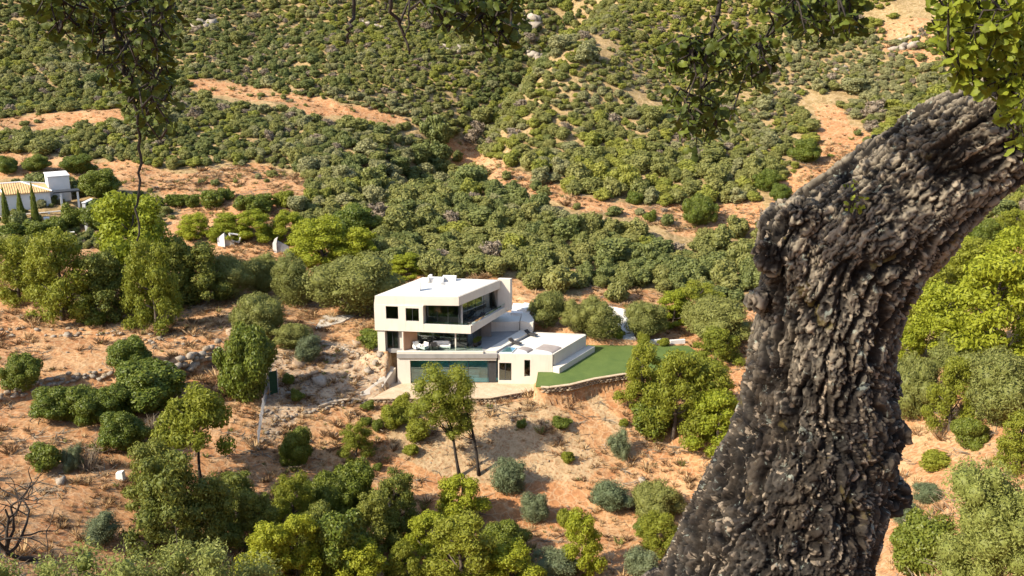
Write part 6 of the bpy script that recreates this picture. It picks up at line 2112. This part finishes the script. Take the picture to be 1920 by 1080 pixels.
add_branch([([(1600, 415), (1592, 380), (1585, 362)], .004), ([(1600, 415), (1618, 395)], .003)], [([(1570, 360), (1625, 365), (1625, 412), (1580, 410)], 6)], 3.22, .022, (4, 6), 10)
# the limb that carries them and the unseen crown overhead, shaped for its shade
m_ = MB(oak_base); m_.tube(over, over_r, 10)
for k, (a_, b_) in enumerate([((2.2, 2.9, 51.5), (1.0, 1.6, 52.4)), ((1.1, 2.9, 51.45), (-.4, 1.4, 52.2)), ((-.2, 2.85, 51.3), (-1.9, 1.7, 52.0)), ((-1.3, 2.8, 51.1), (-2.9, 2.0, 51.6)), ((2.4, 2.9, 51.4), (2.6, 1.2, 52.6)), ((1.1, 2.9, 51.45), (.9, 4.2, 52.2))]):
    a_, b_ = np.array(a_), np.array(b_)
    m_.tube([a_, (a_ + b_) / 2 + np.array([0, 0, .15]), b_], [.04, .028, .012], 7)
m_.build('overhead_limb', M['darkwood'], oak, smooth=True)
over_c, over_n = [], []
while len(over_c) < 17000:
    c = np.array([rl_.uniform(-4.6, 3.0), rl_.uniform(.4, 4.2), rl_.uniform(50.35, 52.6)])
    dens = .85 if c[0] < -.8 else .30  # denser on the left, to shade the trunk and the left branch
    if vnoise((c / .42)[None], 5)[0] * .8 + rl_.uniform() * .9 > dens: continue
    for yp, xr, zr_, pr in ((2.85, (1.05, 2.2), (49.2, 50.4), .92), (3.4, (.95, 2.1), (48.9, 50.0), .75)):  # gaps cut along the sun direction keep the right branch and limb lit
        t_ = (yp - c[1]) / -to_sun.y
        hx, hz = c[0] - to_sun.x * t_, c[2] - to_sun.z * t_
        if t_ > 0 and xr[0] < hx < xr[1] and zr_[0] < hz < zr_[1] and rl_.uniform() < pr: c = None; break
    if c is None: continue
    for _k in range(7):
        over_c.append(c + rl_.normal(size=3) * .05); q_ = rl_.normal(size=3) + np.array([0, 0, .8]); over_n.append(q_ / np.linalg.norm(q_))
ov_v, ov_f = leaf_cards(np.array(over_c), np.array(over_n), .048, .6, rl_)
order = sorted(range(len(leaf_rows)), key=lambda i: -leaf_rows[i][3])
single = [i for i in order[:300] if leaf_rows[i][3] > 0]
for i in single:
    m4, var, bi, _ = leaf_rows[i]
    m4 = m4.copy(); m4[:3, 3] -= oak_base
    o = obj('leaf', (LEAF_SUNLIT if bi >= 3 else LEAF_ME)[var], branches[bi])
    o.matrix_local = Matrix(m4.tolist())
sset = set(single)
VV, FF, base, lv, mi = [], [], 0, [], []
for i, (m4, var, bi, _) in enumerate(leaf_rows):
    if i in sset: continue
    v, f = LEAVES[var]
    VV.append(v @ m4[:3, :3].T + m4[:3, 3] - oak_base)
    FF.append(np.array(f) + base); base += len(v)
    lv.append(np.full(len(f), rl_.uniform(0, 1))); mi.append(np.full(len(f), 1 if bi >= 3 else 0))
VV.append(ov_v - oak_base); FF.append(ov_f + base); lv.append(rl_.uniform(0, 1, len(ov_f))); mi.append(np.zeros(len(ov_f)))
fme = mesh_np('foliage', np.concatenate(VV), np.concatenate(FF), M['oakleaf'], True, np.concatenate(lv)); fme.materials.append(M['sunlitleaf'])
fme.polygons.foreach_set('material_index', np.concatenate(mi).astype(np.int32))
stuff(obj('foliage', fme, oak))
print('LEAVES', len(leaf_rows), len(single), 'TRUNK', n)
